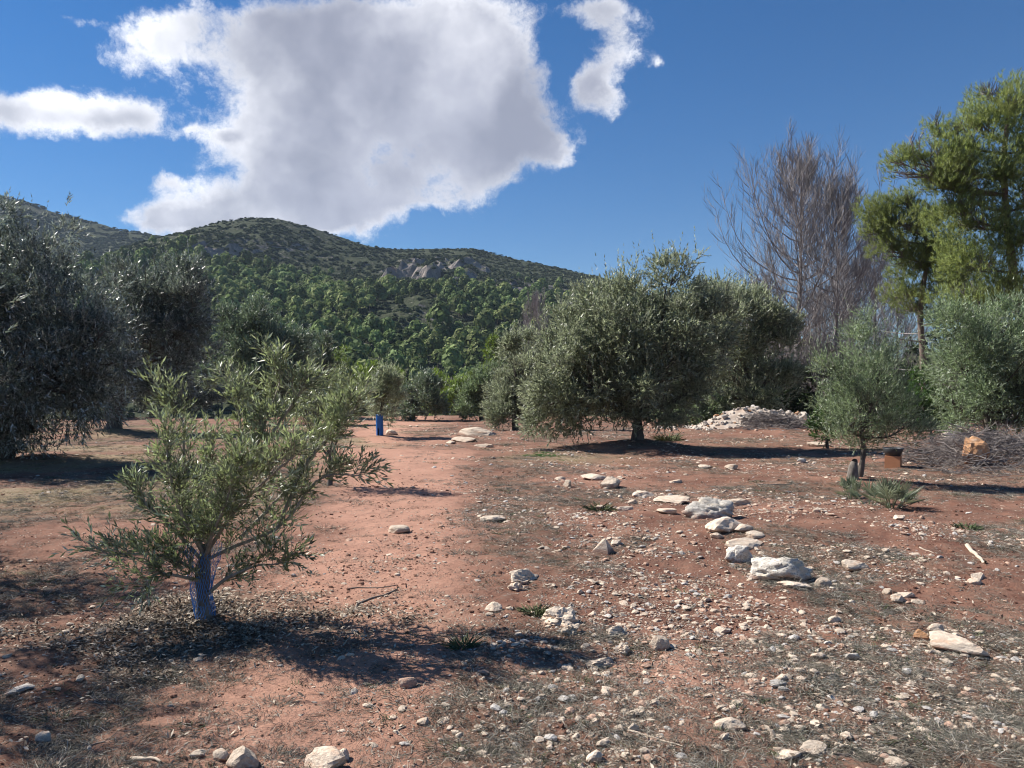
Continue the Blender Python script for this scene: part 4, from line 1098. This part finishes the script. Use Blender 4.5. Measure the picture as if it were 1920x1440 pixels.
# P1, P2: living pines on the right
def pine(label, base, trunk_pts, tr_r, px, d, n, seed):
    r_ = rng(seed); root = thing('pine_tree', label, 'pine tree', base)
    lob = lobes_px(px, d, r_)
    obj('trunk', tube_mesh(np.array(trunk_pts) - base, tr_r, tr_r * .3, 16, 8, M['bark_pine'], .3, tr_r * .12, seed), root)
    TC = curve(trunk_pts, 24)
    C = []
    for (c_, R) in lob:
        z0 = c_[2] - .35 * abs(c_[0] - np.interp(c_[2], TC[:, 2], TC[:, 0]))
        i_ = int(np.argmin(np.abs(TC[:, 2] - max(z0, TC[4, 2])))); st = TC[i_]
        pts = np.array([st, st + (c_ - st) * .5 + np.array([0, 0, -.08 * np.linalg.norm(c_ - st)]), c_ + R * r_.uniform(-.2, .2, 3)])
        C.append(curve(pts, 10)); obj('limb', tube_mesh(pts - base, tr_r * .26, tr_r * .05, 10, 6, M['bark_pine'], 0, .01, seed), root)
    # dead lower boughs
    for k in range(8):
        i_ = int(r_.integers(4, 12)); st = TC[i_]; a = r_.uniform(-1.2, 4.3); l = r_.uniform(1, 2.6)
        pts = np.array([st, st + np.array([math.cos(a) * l * .5, math.sin(a) * l * .5, .1]), st + np.array([math.cos(a) * l, math.sin(a) * l, .35])])
        obj('dead_bough', tube_mesh(pts - base, tr_r * .22, .01, 7, 5, M['bark_dead'], 0, .01, seed), root)
    C = np.array(C)
    K, _, _ = grow(C, 12, .35, 1, np.linalg.norm(C[:, -1] - C[:, 0], axis=1) * .42, .7, .7, .25, .15, 6, r_)
    K2, _, _ = grow(K, 6, .25, 1, .7, .7, .7, .3, .1, 4, r_)
    Vb, Qb = join([tubes(K, np.linspace(.035, .012, 6)[None].repeat(len(K), 0), 4), tubes(K2, np.linspace(.014, .005, 4)[None].repeat(len(K2), 0), 3)])
    tag(obj('twigs', mesh('twigs', Vb - base, Qb, M['bark_dead']), root), kind='stuff')
    P_, dr, rad, kk = sample_lobes([(a_, b_ * 1.28) for (a_, b_) in lob], n, r_, .6)
    nz = noise3(P_ * 1.25 + seed, seed) * .6 + noise3(P_ * 3.1, seed + 1) * .4
    keep = (nz > .425) & (dr[:, 2] > -.85)
    P_, dr = P_[keep], dr[keep]; m_ = len(P_)
    D_ = unit(dr * .5 + np.array([0, 0, .75]) + r_.normal(size=(m_, 3)) * .35)
    v, f, tint = leaves(P_, D_, .15 * r_.uniform(.6, 1.2, m_), 24, .17, .0095, r_, 1.0, True)
    tag(obj('crown', mesh('crown', v - base, f, M['pine'], dict(tint=tint)), root), kind='stuff')
    return root
b1 = base_at(1935, d=29)
tp = [b1 - [0, 0, .2], pw(1915, 600, 29), pw(1900, 500, 29), pw(1885, 330, 29), pw(1895, 200, 29)]
pine('tall living pine at the right edge with a full yellow green top', b1, tp, .22,
     [(1890, 205, 62, 48), (1840, 240, 48, 36), (1800, 295, 62, 42), (1725, 325, 42, 32), (1870, 330, 66, 44), (1770, 350, 46, 34), (1950, 260, 60, 60), (1940, 370, 60, 60), (1830, 420, 66, 38), (1905, 460, 56, 46), (1760, 240, 26, 20), (1850, 170, 34, 18), (1690, 300, 30, 22), (1830, 490, 60, 34), (1900, 530, 60, 34), (1790, 390, 40, 26), (1710, 290, 22, 20), (1870, 560, 60, 30), (1800, 565, 46, 26), (1770, 300, 40, 30)], 29, 21000, 71)
b2 = base_at(1730, d=33)
tp2 = [b2 - [0, 0, .2], pw(1732, 680, 33), pw(1726, 585, 33), pw(1740, 470, 33), pw(1722, 380, 33)]
pine('leaning pine with a bare lower trunk left of the tall pine', b2, tp2, .17,
     [(1650, 395, 32, 26), (1690, 425, 44, 28), (1745, 410, 40, 26), (1675, 470, 36, 24), (1735, 500, 52, 26), (1790, 530, 44, 26), (1700, 550, 40, 22), (1690, 380, 26, 20), (1640, 430, 22, 20), (1760, 460, 50, 26), (1720, 580, 30, 18), (1800, 480, 40, 26)], 33, 10000, 72)

# dead pines
def dead_tree(label, base, top, r0, radius, n1, seed, name='dead_pine', lo=.12, wide=.38, n2=15, n3=9):
    r_ = rng(seed); base = np.asarray(base, float); top = np.asarray(top, float); H = top[2] - base[2]
    root = thing(name, label, 'dead tree', base)
    tpts = np.array([base - [0, 0, .2], base + (top - base) * .33 + [r_.normal(0, .12), 0, 0], base + (top - base) * .66 + [r_.normal(0, .12), 0, 0], top])
    obj('trunk', tube_mesh(tpts - base, r0, r0 * .12, 20, 8, M['bark_dead'], .25, r0 * .1, seed), root)
    TC = curve(tpts, 40)
    t_ = np.linspace(lo, .97, n1) + r_.uniform(-.01, .01, n1)
    env = np.where(t_ < wide, .55 + .45 * (t_ / wide), 1 - np.clip((t_ - wide) / (1 - wide), 0, 1) ** 2.3 * .85)
    a = np.cumsum(np.full(n1, 2.4)) + r_.normal(0, .4, n1)
    st = TC[np.clip((t_ * 39).astype(int), 0, 39)]
    L = radius * env * r_.uniform(.6, 1.15, n1)
    el = np.interp(t_, [0, .35, 1], [.05, .55, 1.3])
    out_ = np.stack([np.cos(a), np.sin(a), np.zeros(n1)], 1)
    s = np.linspace(0, 1, 9)[None, :, None]
    ow = np.interp(t_, [0, .5, 1], [1.0, .95, .55])[:, None, None] * L[:, None, None]
    C = st[:, None] + out_[:, None] * ((1.45 * s - .55 * s ** 2) * ow) + np.array([0, 0, 1.]) * ((s * el[:, None, None] * .45 + s ** 2 * .70 * sstep(.1, .4, t_)[:, None, None]) * L[:, None, None])
    C = C + np.cumsum(r_.normal(size=C.shape), 1) * .035 * (s > 0)
    for c_, q in zip(C, L):
        obj('bough', tube_mesh(c_ - base, r0 * .07 + .006 * q, .006, 9, 5, M['bark_dead']), root)
    K, _, _ = grow(C, n2, .12, 1, L * .46, .80, .75, .12, .42, 6, r_)
    K2, _, _ = grow(K, n3, .10, 1, .75, .8, .65, .35, .30, 3, r_)
    Vb, Qb = join([tubes(K, np.linspace(.011, .005, 6)[None].repeat(len(K), 0), 3), ribbons(K2, [.008, .006, .003], seed)])
    tag(obj('twigs', mesh('twigs', Vb - base, Qb, M['twig_dead']), root), kind='stuff')
    return root

def copy_tree(src, loc, rz, sc_, label):
    c_ = src.copy(); COL.objects.link(c_); c_.location = [float(q) for q in loc]; c_.rotation_euler = (0, 0, rz); c_.scale = sc_
    c_['label'] = label
    for ch in src.children:
        k = ch.copy(); COL.objects.link(k); k.parent = c_
    return c_

bT = base_at(1488, d=42)
dead_tree('tall bare dead pine with a full spreading crown of grey twigs', bT, pw(1505, 318, 42), .22, 5.0, 80, 81, n2=17, n3=11)
bT2 = base_at(1552, d=40)
dead_tree('slimmer bare dead pine just right of the tallest one', bT2, pw(1574, 355, 40), .14, 3.3, 56, 82, n2=15, n3=10)
dsm = dead_tree('short bare dead pine in the tangle left of the leaning pine', base_at(1650, d=46), pw(1640, 450, 46), .12, 3.4, 46, 83, n2=15, n3=9, lo=.05)
Hs = pw(1640, 450, 46)[2] - base_at(1650, d=46)[2]
for (u, v, d, wide_, lab) in ((1605, 500, 50, 1.2, 'low bare dead tree behind the small right olive'), (1356, 555, 48, .9, 'small bare dead tree showing above the olive behind the central one'),
        (1003, 565, 60, .8, 'bare brushy dead tree peeping over the left of the central olive'), (1790, 520, 44, 1.0, 'bare dead tree between the leaning pine and the tall pine'),
        (1428, 540, 46, .9, 'bare dead tree at the left of the tallest dead pine'), (1530, 560, 52, 1.3, 'broad low dead tree between the two tallest dead pines'),
        (1685, 560, 48, 1.2, 'broad low dead tree behind the leaning pine trunk'), (1850, 560, 46, 1.2, 'grey dead tree behind the broad right olive'), (1900, 540, 52, 1.3, 'grey dead tree at the right edge under the tall pine'),
        (1465, 600, 44, 1.0, 'low dead tree at the foot of the tallest dead pine')):
    b_ = base_at(u, d=d); hh = (CAMZ + (HOR - v) / F * d - b_[2]) / Hs
    copy_tree(dsm, b_, u * .7, (hh * wide_, hh * wide_, hh), lab)

# ------------------------------------------------------------------ the young olive in front
bY = at(384, 1152)
dY = bY[1]
r = rng(77)
youngroot = thing('young_olive', 'young olive bush in the foreground with upright leaves and blue netting round its stem', 'olive tree', bY)
def yp(pts): return np.array([pw(u, v, dY + dy) for (u, v, dy) in pts]) - bY
stem = yp([(384, 1165, 0), (381, 1110, 0), (384, 1060, .02), (388, 1020, .03)])
obj('trunk', tube_mesh(stem, .052, .036, 26, 14, M['bark_young'], .6, .016, 5), youngroot)
BR = [[(392, 1112, 0), (425, 1085, -.08), (480, 1060, -.16), (510, 1058, -.22), (540, 1052, -.26)],
      [(386, 1050, .02), (450, 1020, .0), (530, 985, -.05), (585, 910, -.08), (625, 890, -.1), (672, 892, -.12)],
      [(386, 1030, .02), (420, 940, .1), (448, 850, .15), (450, 785, .15), (432, 725, .12)],
      [(384, 1040, .02), (352, 940, .05), (345, 850, .02), (342, 785, -.02), (305, 745, -.05)],
      [(410, 960, .08), (470, 860, .05), (500, 785, .0), (525, 715, -.02), (512, 690, -.02)],
      [(382, 1075, 0), (320, 1045, -.1), (265, 1038, -.18), (205, 1040, -.25)],
      [(380, 1050, 0), (320, 985, .05), (270, 940, .1), (250, 920, .1)],
      [(450, 1010, .03), (550, 905, .25), (620, 810, .3), (655, 775, .3)],
      [(386, 1045, 0), (400, 1000, -.22), (425, 940, -.36), (440, 880, -.42)],
      [(386, 1045, 0), (370, 980, .25), (380, 900, .42), (400, 830, .5)],
      [(382, 1090, 0), (340, 1080, -.18), (295, 1075, -.28), (275, 1095, -.32)],
      [(470, 880, .06), (520, 800, .0), (560, 740, -.05), (565, 725, -.05)],
      [(520, 990, -.02), (580, 860, .05), (640, 800, .06), (670, 760, .06)],
      [(386, 1040, 0), (440, 960, -.2), (510, 890, -.32), (560, 850, -.36)],
      [(384, 1040, 0), (340, 960, -.22), (320, 890, -.3), (310, 820, -.32)]]
twigs_n = [13, 24, 24, 18, 20, 19, 15, 24, 25, 22, 13, 14, 20, 26, 22]
def twig_mesh(seed, k, L):
    g = rng(seed)
    s = np.linspace(0, 1, 6)
    C = np.stack([.05 * L * np.sin(s * 2 + seed), .04 * L * np.cos(s * 3 + seed), s * L], 1); C -= C[0]
    tv, tq = tubes(C[None], np.linspace(.0032, .0012, 6)[None], 4)
    P_ = np.zeros((1, 3)); D_ = np.array([[0, 0, 1.]])
    ns = 6
    P_ = np.concatenate([P_, np.stack([np.zeros(ns), np.zeros(ns), np.linspace(.15, .6, ns) * L], 1)])
    an = g.uniform(0, 6.28) + np.arange(ns) * 2.5
    D_ = np.concatenate([D_, unit(np.stack([np.cos(an) * .75, np.sin(an) * .75, np.full(ns, .75)], 1))])
    LL = np.concatenate([[L], L * g.uniform(.4, .75, ns)])
    sv, sq = tubes(np.stack([P_[1:], P_[1:] + D_[1:] * LL[1:, None]], 1), np.array([[.0022, .001]]).repeat(ns, 0), 3)
    tq = np.concatenate([tq, sq + len(tv)]); tv = np.concatenate([tv, sv])
    lv, lf, tint = leaves(P_, D_, LL, k, .064, .0150, g, 1.15, False, .5, True)
    me = mesh('leafy_twig', np.concatenate([tv, lv]), [tq, lf + len(tv)], [M['twig_pale'], M['olive_young']], dict(tint=np.concatenate([np.full(len(tv), .5), tint])),
              False, np.concatenate([np.zeros(len(tq)), np.ones(len(lf))]))
    return me
TW = [twig_mesh(600 + k, [8, 9, 11][k % 3], [.20, .26, .31][k % 3]) for k in range(18)]
for bp, nt in zip(BR, twigs_n):
    pts = yp(bp); C = curve(pts, 12)
    bo = obj('branch', tube_mesh(pts, .014, .004, 12, 6, M['twig_pale'], 0, .001, 3), youngroot)
    for k in range(nt):
        t_ = (k + r.uniform(.2, .9)) / nt * .92 + .10; t_ = min(t_, 1)
        q = t_ * 11; i_ = min(int(q), 10); p_ = C[i_] + (C[i_ + 1] - C[i_]) * (q - i_); tan = unit(C[i_ + 1] - C[i_])
        last = k == nt - 1
        side = r.normal(size=3); side = unit(side - side.dot(tan) * tan)
        spread_ = np.zeros(3)
        D_ = unit(tan * (.8 if last else .45) + (0 if last else 1) * side * .6 + np.array([0, 0, .55]) + r.normal(size=3) * .12)
        o = obj('leafy_twig', TW[int(r.integers(18))], bo, p_ + spread_ * .3)
        o.rotation_mode = 'QUATERNION'; o.rotation_quaternion = Vector(D_).to_track_quat('Z', 'Y')
        sc_ = r.uniform(.6, 1.0); o.scale = (sc_, sc_, sc_)

# blue netting round the young stem: a crumpled sleeve of crossing strands
m, t, p, out = material('blue_net'); M['net'] = m
p.inputs['Base Color'].default_value = (.07, .27, .62, 1); p.inputs['Roughness'].default_value = .4
def net_sleeve():
    g = rng(9); n = 24; L = .47; m_ = 22; C = []
    for sgn in (1, -1):
        for k in range(n):
            s = np.linspace(0, 1, m_); a = k / n * 6.283 + sgn * s * 1.9
            rad = (.062 + .05 * s ** 4 + .018 * np.sin(a * 2 + 1) * s + .012 * np.sin(a * 3 + s * 9))
            P_ = np.stack([np.cos(a) * rad - .02 * s, np.sin(a) * rad, s * L + .03 * np.sin(a * 2) * s], 1)
            P_ = P_ + (np.stack([noise3(P_ * 18 + q * 7, 90 + q) for q in range(3)], 1) - .5) * .034
            C.append(P_)
    rr = .017
    v, q = tubes(np.array(C), np.full((len(C), m_), .0015), 3)
    return mesh('netting', v, q, M['net'])
o = obj('netting_sleeve', net_sleeve(), None, bY + np.array([0, 0, .01]))
tag(o, 'crumpled blue plastic netting sleeve round the young olive stem', 'netting')

# blue tree guards
m, t, p, out = material('blue_guard'); M['guard'] = m
pos = t.add('ShaderNodeTexCoord').outputs['Object']
t.put(p.inputs['Base Color'], t.mix(t.noise(pos, 5, 4), (.010, .09, .34), (.02, .16, .50))); p.inputs['Roughness'].default_value = .45
def guard(pos, h, w, label, seed, torn=False):
    g = rng(seed); s = 20; rows = 12; Vv = []; 
    for k in range(rows):
        z = h * k / (rows - 1)
        for j in range(s):
            a = j / s * 6.283; rad = w / 2 * (1 + .07 * math.sin(3 * a + k * .5) + (.06 if k == rows - 1 else 0) + g.normal(0, .015)) * (1 + (.3 * noise2(a * 2, z * 5, seed) if torn else 0))
            Vv.append((math.cos(a) * rad, math.sin(a) * rad, z + (.05 * math.sin(5 * a) if torn and k == rows - 1 else (.012 * math.sin(2 * a) if k == rows - 1 else 0))))
    Q_ = []
    for k in range(rows - 1):
        for j in range(s):
            a_ = j / s * 360
            if k < 4 and 240 <= a_ < 258: continue           # the slit at the foot
            Q_.append([k * s + j, k * s + (j + 1) % s, (k + 1) * s + (j + 1) % s, (k + 1) * s + j])
    o = obj('tree_guard', mesh('guard', np.array(Vv), np.array(Q_), M['guard'], smooth=True), None, pos - np.array([0, 0, .03]))
    md = o.modifiers.new('thick', 'SOLIDIFY'); md.thickness = .006
    tag(o, label, 'tree guard')
guard(bF, .76, .25, 'upright blue plastic tube guarding a young tree by the path', 5)
guard(bG, .62, .26, 'crumpled smaller blue tree guard farther down the grove', 6, True)

# ------------------------------------------------------------------ box and basin
m, t, p, out = material('orange_box'); M['box'] = m
pos = t.add('ShaderNodeTexCoord').outputs['Object']
t.put(p.inputs['Base Color'], t.mix(t.noise(pos, 9, 5), (.52, .23, .11), (.38, .17, .085))); p.inputs['Roughness'].default_value = .75
def box_mesh(sx, sy, sz, mat, bev=.008, loc=(0, 0, 0)):
    import bmesh
    bm = bmesh.new(); bmesh.ops.create_cube(bm, size=1)
    for v in bm.verts: v.co = Vector((v.co.x * sx + loc[0], v.co.y * sy + loc[1], v.co.z * sz + loc[2]))
    bmesh.ops.bevel(bm, geom=bm.edges[:], offset=bev, segments=2, affect='EDGES')
    me = bpy.data.meshes.new('box'); bm.to_mesh(me); bm.free(); me.materials.append(mat); return me
bB_ = at(1674, 876)
root = thing('clay_block', 'square orange clay block under a dark basin right of the small olive', 'block', bB_)
root.rotation_euler = (0, 0, math.radians(-32))
W_ = .29; H_ = .24; tk = .04
for (sx_, sy_, x_, y_) in ((W_, tk, 0, -W_ / 2 + tk / 2), (W_, tk, 0, W_ / 2 - tk / 2), (tk, W_ - 2 * tk - .004, -W_ / 2 + tk / 2, 0), (tk, W_ - 2 * tk - .004, W_ / 2 - tk / 2, 0)):
    obj('side_wall', box_mesh(sx_, sy_, H_ + .04, M['box'], .006, (x_, y_, H_ / 2 - .02)), root)
def lathe(prof, s, mat):
    prof = np.array(prof); n = len(prof); a = np.arange(s) / s * 6.28318
    Vv = np.stack([prof[:, 0, None] * np.cos(a), prof[:, 0, None] * np.sin(a), np.repeat(prof[:, 1, None], s, 1)], -1).reshape(-1, 3)
    Q_ = []
    for k in range(n - 1):
        for j in range(s): Q_.append([k * s + j, k * s + (j + 1) % s, (k + 1) * s + (j + 1) % s, (k + 1) * s + j])
    return mesh('lathe', Vv, np.array(Q_), mat, smooth=True)
M['basin'] = flat_mat('dark_rubber', (.035, .038, .042), .45, .3)
o = obj('basin', lathe([(.001, .02), (.13, .02), (.185, .15), (.196, .16), (.202, .15), (.145, 0), (.001, 0)], 32, M['basin']), None, bB_ + np.array([0, 0, H_ + .002]))
tag(o, 'round dark rubber basin resting on the orange clay block', 'basin')

# ------------------------------------------------------------------ rubble heap, brush heap
g = rng(91)
hc = base_at(1420, d=31.3)
heap = [rock_mesh(700 + k, 2, 8, .05, ['rubble', 'rubble', 'rock_grey', 'rubble', 'rubble', 'rock_ochre', 'rubble', 'rubble'][k]) for k in range(8)]
n = 0
cxs = [(1330, .35, .45), (1365, .7, .7), (1400, .85, .85), (1440, .75, .85), (1480, .55, .7), (1515, .6, .6), (1540, .4, .5)]
def heap_h(x):
    u = np.array([pw(c_[0], 0, 31.3)[0] for c_ in cxs]); return np.interp(x, u, [c_[1] for c_ in cxs]) * .78
xl, xr = pw(1300, 0, 31.3)[0], pw(1555, 0, 31.3)[0]
# soil core of the heap
X, Y = np.meshgrid(np.linspace(xl - .4, xr + .5, 60), np.linspace(30.0, 33.8, 26))
prof = np.exp(-((Y - 31.9) / .85) ** 2) * heap_h(X) * sstep(xl - .4, xl + .8, X) * (1 - sstep(xr - .5, xr + .5, X))
Z = ground_z(X, Y) - .05 + prof * (.75 + .5 * fbm2(X * 2, Y * 2, 3, 97))
nn_, mm_ = X.shape; i = np.arange(nn_ - 1)[:, None] * mm_ + np.arange(mm_ - 1)[None]
Q = np.stack([i, i + 1, i + mm_ + 1, i + mm_], -1).reshape(-1, 4)
def heap_z(x, y):
    pr = np.exp(-((y - 31.9) / .85) ** 2) * heap_h(x) * sstep(xl - .4, xl + .8, x) * (1 - sstep(xr - .5, xr + .5, x))
    return ground_z(x, y) - .05 + pr * (.75 + .5 * fbm2(x * 2, y * 2, 3, 97))
rubble = tag(obj('rubble_heap', mesh('heap', np.stack([X, Y, Z], -1).reshape(-1, 3), Q, M['rubble_soil'], smooth=True)), 'long low bank of earth and rubble below the dead pines', 'rubble heap')
for k in range(240):
    x = g.uniform(xl, xr); y = 31.5 + g.normal(0, .75); w = .09 * g.uniform(.05, 1) ** -.5 * (1.3 if x > pw(1470, 0, 31.3)[0] else 1)
    z = float(heap_z(np.array(x), np.array(y)))
    put_rock(heap[int(g.integers(8))], (x, y, z), w, w * g.uniform(.5, .85), w * .8, g.uniform(0, 6.28), (g.uniform(-.4, .4), g.uniform(-.4, .4)), .3, None, None, 'stone', None).parent = rubble
for k in range(45):
    x = g.uniform(pw(1235, 0, 34)[0], pw(1330, 0, 34)[0]); y = 33 + g.normal(0, .9); w = g.uniform(.1, .26)
    put_rock(heap[int(g.integers(8))], (x, y, gz(x, y)), w, w * .6, w * .8, g.uniform(0, 6.28), (0, 0), .25, None, None, 'stone', None).parent = rubble
# brush heap of pruned sticks with an orange boulder
def brush(label, u0, u1, d0, h, n, seed, mat, spread=.8, thin=1.0, name='brush_heap'):
    g = rng(seed); x0, x1 = (u0 - 960) / F * d0, (u1 - 960) / F * d0; cx = (x0 + x1) / 2
    base = np.array([cx, d0, gz(cx, d0)])
    root = thing(name, label, 'brush heap', base)
    N = n; x = g.uniform(x0, x1, N); y = d0 + g.normal(0, spread, N)
    e = 1 - np.abs((x - cx) / (x1 - x0) * 2) ** 3; z = ground_z(x, y) + h * e * np.exp(-((y - d0) / spread / 1.6) ** 2) * g.uniform(0, 1, N)
    a = g.normal(0, .55, N) + math.pi * (g.uniform(0, 1, N) < .5); L = g.uniform(.4, 1.4, N)
    D_ = unit(np.stack([np.cos(a), np.sin(a) * .8, g.normal(.03, .22, N)], 1))
    s = np.linspace(-.5, .5, 6)[None, :, None]
    C = np.stack([x, y, z], 1)[:, None] + D_[:, None] * s * L[:, None, None]; C = C + np.cumsum(g.normal(size=C.shape), 1) * .022
    C[:, :, 2] = np.maximum(C[:, :, 2], ground_z(C[:, :, 0], C[:, :, 1]) + .005)
    R = (g.uniform(.004, .012, N) * thin)[:, None] * np.linspace(1, .4, 6)
    for k in range(60):
        v, q = tubes(C[k:k + 1], R[k:k + 1] * 1.5, 5); obj('stick', mesh('stick', v - base, q, M[mat]), root)
    K, _, _ = grow(C[60:], 5, .2, 1, .35, .7, .6, .25, .1, 4, g)
    v, q = join([tubes(C[60:], R[60:], 4), tubes(K, np.linspace(.004, .002, 4)[None].repeat(len(K), 0) * thin, 3)])
    tag(obj('twigs', mesh('twigs', v - base, q, M[mat]), root), kind='stuff')
M['brush'] = bark_mat('brush_wood', (.13, .11, .10), (.27, .235, .215), 12)
brush('heap of dry grey pruned sticks at the right edge under an orange boulder', 1715, 1990, 16.3, .55, 620, 95, 'brush')
brush('small tangle of dry grey twigs on the rubble heap', 1400, 1500, 30.6, .45, 260, 96, 'brush', .5, 1.6, 'twig_tangle')
ob = np.array([*pw(1829, 862, 15.5)[:2], 0]); ob[2] = gz(ob[0], ob[1]) 
put_rock(rock_mesh(720, 3, 9, .05, 'rock_ochre'), ob, .52, .60, .42, .3, (0, .1), .0, 'orange boulder sitting among the dry sticks on the right', None, 'boulder', 'rock')
q_ = base_at(1788, d=18.2)
put_rock(kinds['round'][1], q_, .75, .62, .5, .2, (0, 0), .2, 'pinkish rock behind the brush heap left of the orange boulder', None, 'boulder', 'rock')

# ------------------------------------------------------------------ fan palm
def fan_palm(u, v, n, L, label, seed):
    g = rng(seed); base = at(u, v); root = thing('fan_palm', label, 'palm', base)
    for k in range(n):
        a = g.uniform(0, 6.28); el = g.uniform(.35, 1.45); D_ = np.array([math.cos(a) * math.cos(el), math.sin(a) * math.cos(el), math.sin(el)])
        st = L * g.uniform(.35, .6); S = unit(np.cross(D_, [0, 0, 1.])); N_ = np.cross(S, D_)
        o0 = np.array([math.cos(a), math.sin(a), 0]) * g.uniform(0, .09)
        C = np.array([o0 - [0, 0, .03], o0 + D_ * st * .5, o0 + D_ * st]); v1, q1 = tubes(C[None], np.array([[.006, .005, .004]]), 4)
        m_ = 13; th = np.linspace(-1.25, 1.25, m_) + g.normal(0, .05, m_)
        ln = L * .6 * (1 - .25 * np.abs(th)) * g.uniform(.85, 1.1, m_)
        dd_ = np.cos(th)[:, None] * D_ + np.sin(th)[:, None] * S + N_ * .06; pd = -np.sin(th)[:, None] * D_ + np.cos(th)[:, None] * S
        tip = o0 + D_ * st; w = .0085
        Vv = np.stack([np.tile(tip, (m_, 1)), tip + dd_ * ln[:, None] * .5 + pd * w + N_ * .006, tip + dd_ * ln[:, None], tip + dd_ * ln[:, None] * .5 - pd * w + N_ * .006], 1).reshape(-1, 3)
        me = mesh('frond', np.concatenate([v1, Vv]), np.concatenate([q1, np.arange(m_ * 4).reshape(-1, 4) + len(v1)]), M['palm'], dict(tint=np.full(len(v1) + m_ * 4, g.uniform(.2, .9))))
        obj('frond', me, root)
fan_palm(1672, 952, 26, .42, 'larger grey green dwarf fan palm below the small right olive', 101)
fan_palm(1594, 936, 14, .34, 'smaller dwarf fan palm at the foot of the small right olive', 102)
fan_palm(1628, 945, 8, .34, 'few thin fan fronds between the two dwarf fan palms', 103)
# grey stub beside the stem of the small olive
sb = base_at(1600, d=13.2)
o = obj('stump', tube_mesh(np.array([[0, 0, -.05], [.01, 0, .18], [.04, .01, .28], [.035, 0, .30]]), .085, .05, 14, 9, M['bark_young'], .3, .012, 7), None, sb - np.array([.02, 0, 0]))
tag(o, 'grey weathered stub leaning against the small right olive stem', 'stump')
# low green tufts
for (u, v, lab, s, n) in ((1062, 1, '', 0, 0),): pass
def tuft(u, v, w, h, mat, label, seed, n=160):
    pos = at(u, v); s = pos[1] / F
    o = obj('green_tuft', weed_clump(seed, n, w * s * .5, h * s, mat, .3, .003 + .0004 * pos[1]), None, pos); tag(o, label, 'plant')
tuft(1254, 826, 36, 22, M['weed_green'], 'round green tuft right of the central olive trunk', 801, 260)
tuft(868, 1212, 34, 30, M['weed_green'], 'dark green tuft in the shadow of the young olive', 802)
tuft(1002, 1150, 44, 22, M['weed_green'], 'yellowish green cushion plant beside the long crumbly outcrop', 803, 300)
tuft(1812, 990, 40, 14, M['weed_green'], 'small green tuft in front of the right shadow', 804)
tuft(1125, 955, 40, 20, M['weed_green'], 'sage green tuft among the stones of the rock row', 805)
# sticks on the soil
def stick(u0, v0, u1, v1, r0, mat, label, seed, bend=.03):
    a, b_ = at(u0, v0), at(u1, v1); g = rng(seed); n = 7
    C = a + (b_ - a) * np.linspace(0, 1, n)[:, None]; C[:, :2] += np.cumsum(g.normal(0, bend, (n, 2)), 0) * np.linalg.norm(b_ - a) / n
    C[:, 2] = ground_z(C[:, 0], C[:, 1]) + r0 * .7
    v, q = tubes(C[None], np.linspace(r0, r0 * .55, n)[None], 6)
    o = obj('stick', mesh('stick', v - C[0], q, M[mat], smooth=True), None, C[0]); tag(o, label, 'stick')
stick(1812, 1025, 1846, 1058, .022, 'stick_pale', 'bleached pale stick lying on the right', 1, .15)
stick(1722, 1026, 1746, 1036, .008, 'stick_pale', 'thin pale stick left of the bleached stick', 2, .2)
stick(248, 1418, 308, 1424, .010, 'stick_pale', 'tan stick near the bottom edge on the left', 3, .2)
stick(120, 1415, 205, 1398, .006, 'stick', 'thin grey twig in the lower left shadow', 4, .5)
stick(1500, 1400, 1660, 1408, .008, 'stick', 'dark twig lying along the right foreground', 5, .5)
stick(1640, 1408, 1850, 1428, .008, 'stick', 'second dark twig toward the bottom right corner', 6, .5)
stick(1420, 895 + 14, 1500, 905, .012, 'stick', 'dark fallen branch left of the small right olive', 7, .4)
stick(720, 1152, 790, 1112, .010, 'stick', 'dark fallen branch beside the young olive shadow', 8, .6)
stick(770, 1360, 800, 1430, .004, 'stick', 'thin bent twig in the bottom centre', 9, .6)
stick(1250, 1196, 1360, 1204, .004, 'stick', 'thin straight twig near the grey faced stone', 10, .3)
stick(1180, 1372, 1250, 1390, .006, 'stick_pale', 'pale crooked twig by the egg shaped brown stone', 11, .5)
stick(650, 1105, 745, 1098, .005, 'stick', 'thin dark twig across the pale path', 12, .4)

# ------------------------------------------------------------------ the air of the valley
m = bpy.data.materials.new('haze_air'); m.use_nodes = True; M['haze'] = m
t = NT(m.node_tree)
for nd in list(t.n): t.n.remove(nd)
out = t.add('ShaderNodeOutputMaterial'); pv_ = t.add('ShaderNodeVolumePrincipled')
pv_.inputs['Color'].default_value = (.58, .73, .95, 1); pv_.inputs['Density'].default_value = .00011; pv_.inputs['Anisotropy'].default_value = 0.0
t.l.new(pv_.outputs[0], out.inputs['Volume'])
hx, hy0, hy1, hz0, hz1 = 2450, -2050, 2650, -13, 420
hv = np.array([[x, y, z] for z in (hz0, hz1) for y in (hy0, hy1) for x in (-hx, hx)], float)
hq = np.array([[0, 2, 3, 1], [4, 5, 7, 6], [0, 1, 5, 4], [2, 6, 7, 3], [0, 4, 6, 2], [1, 3, 7, 5]])
tag(obj('haze', mesh('haze', hv, hq, m)), 'thin blue haze in the air of the valley', None, None, 'stuff')
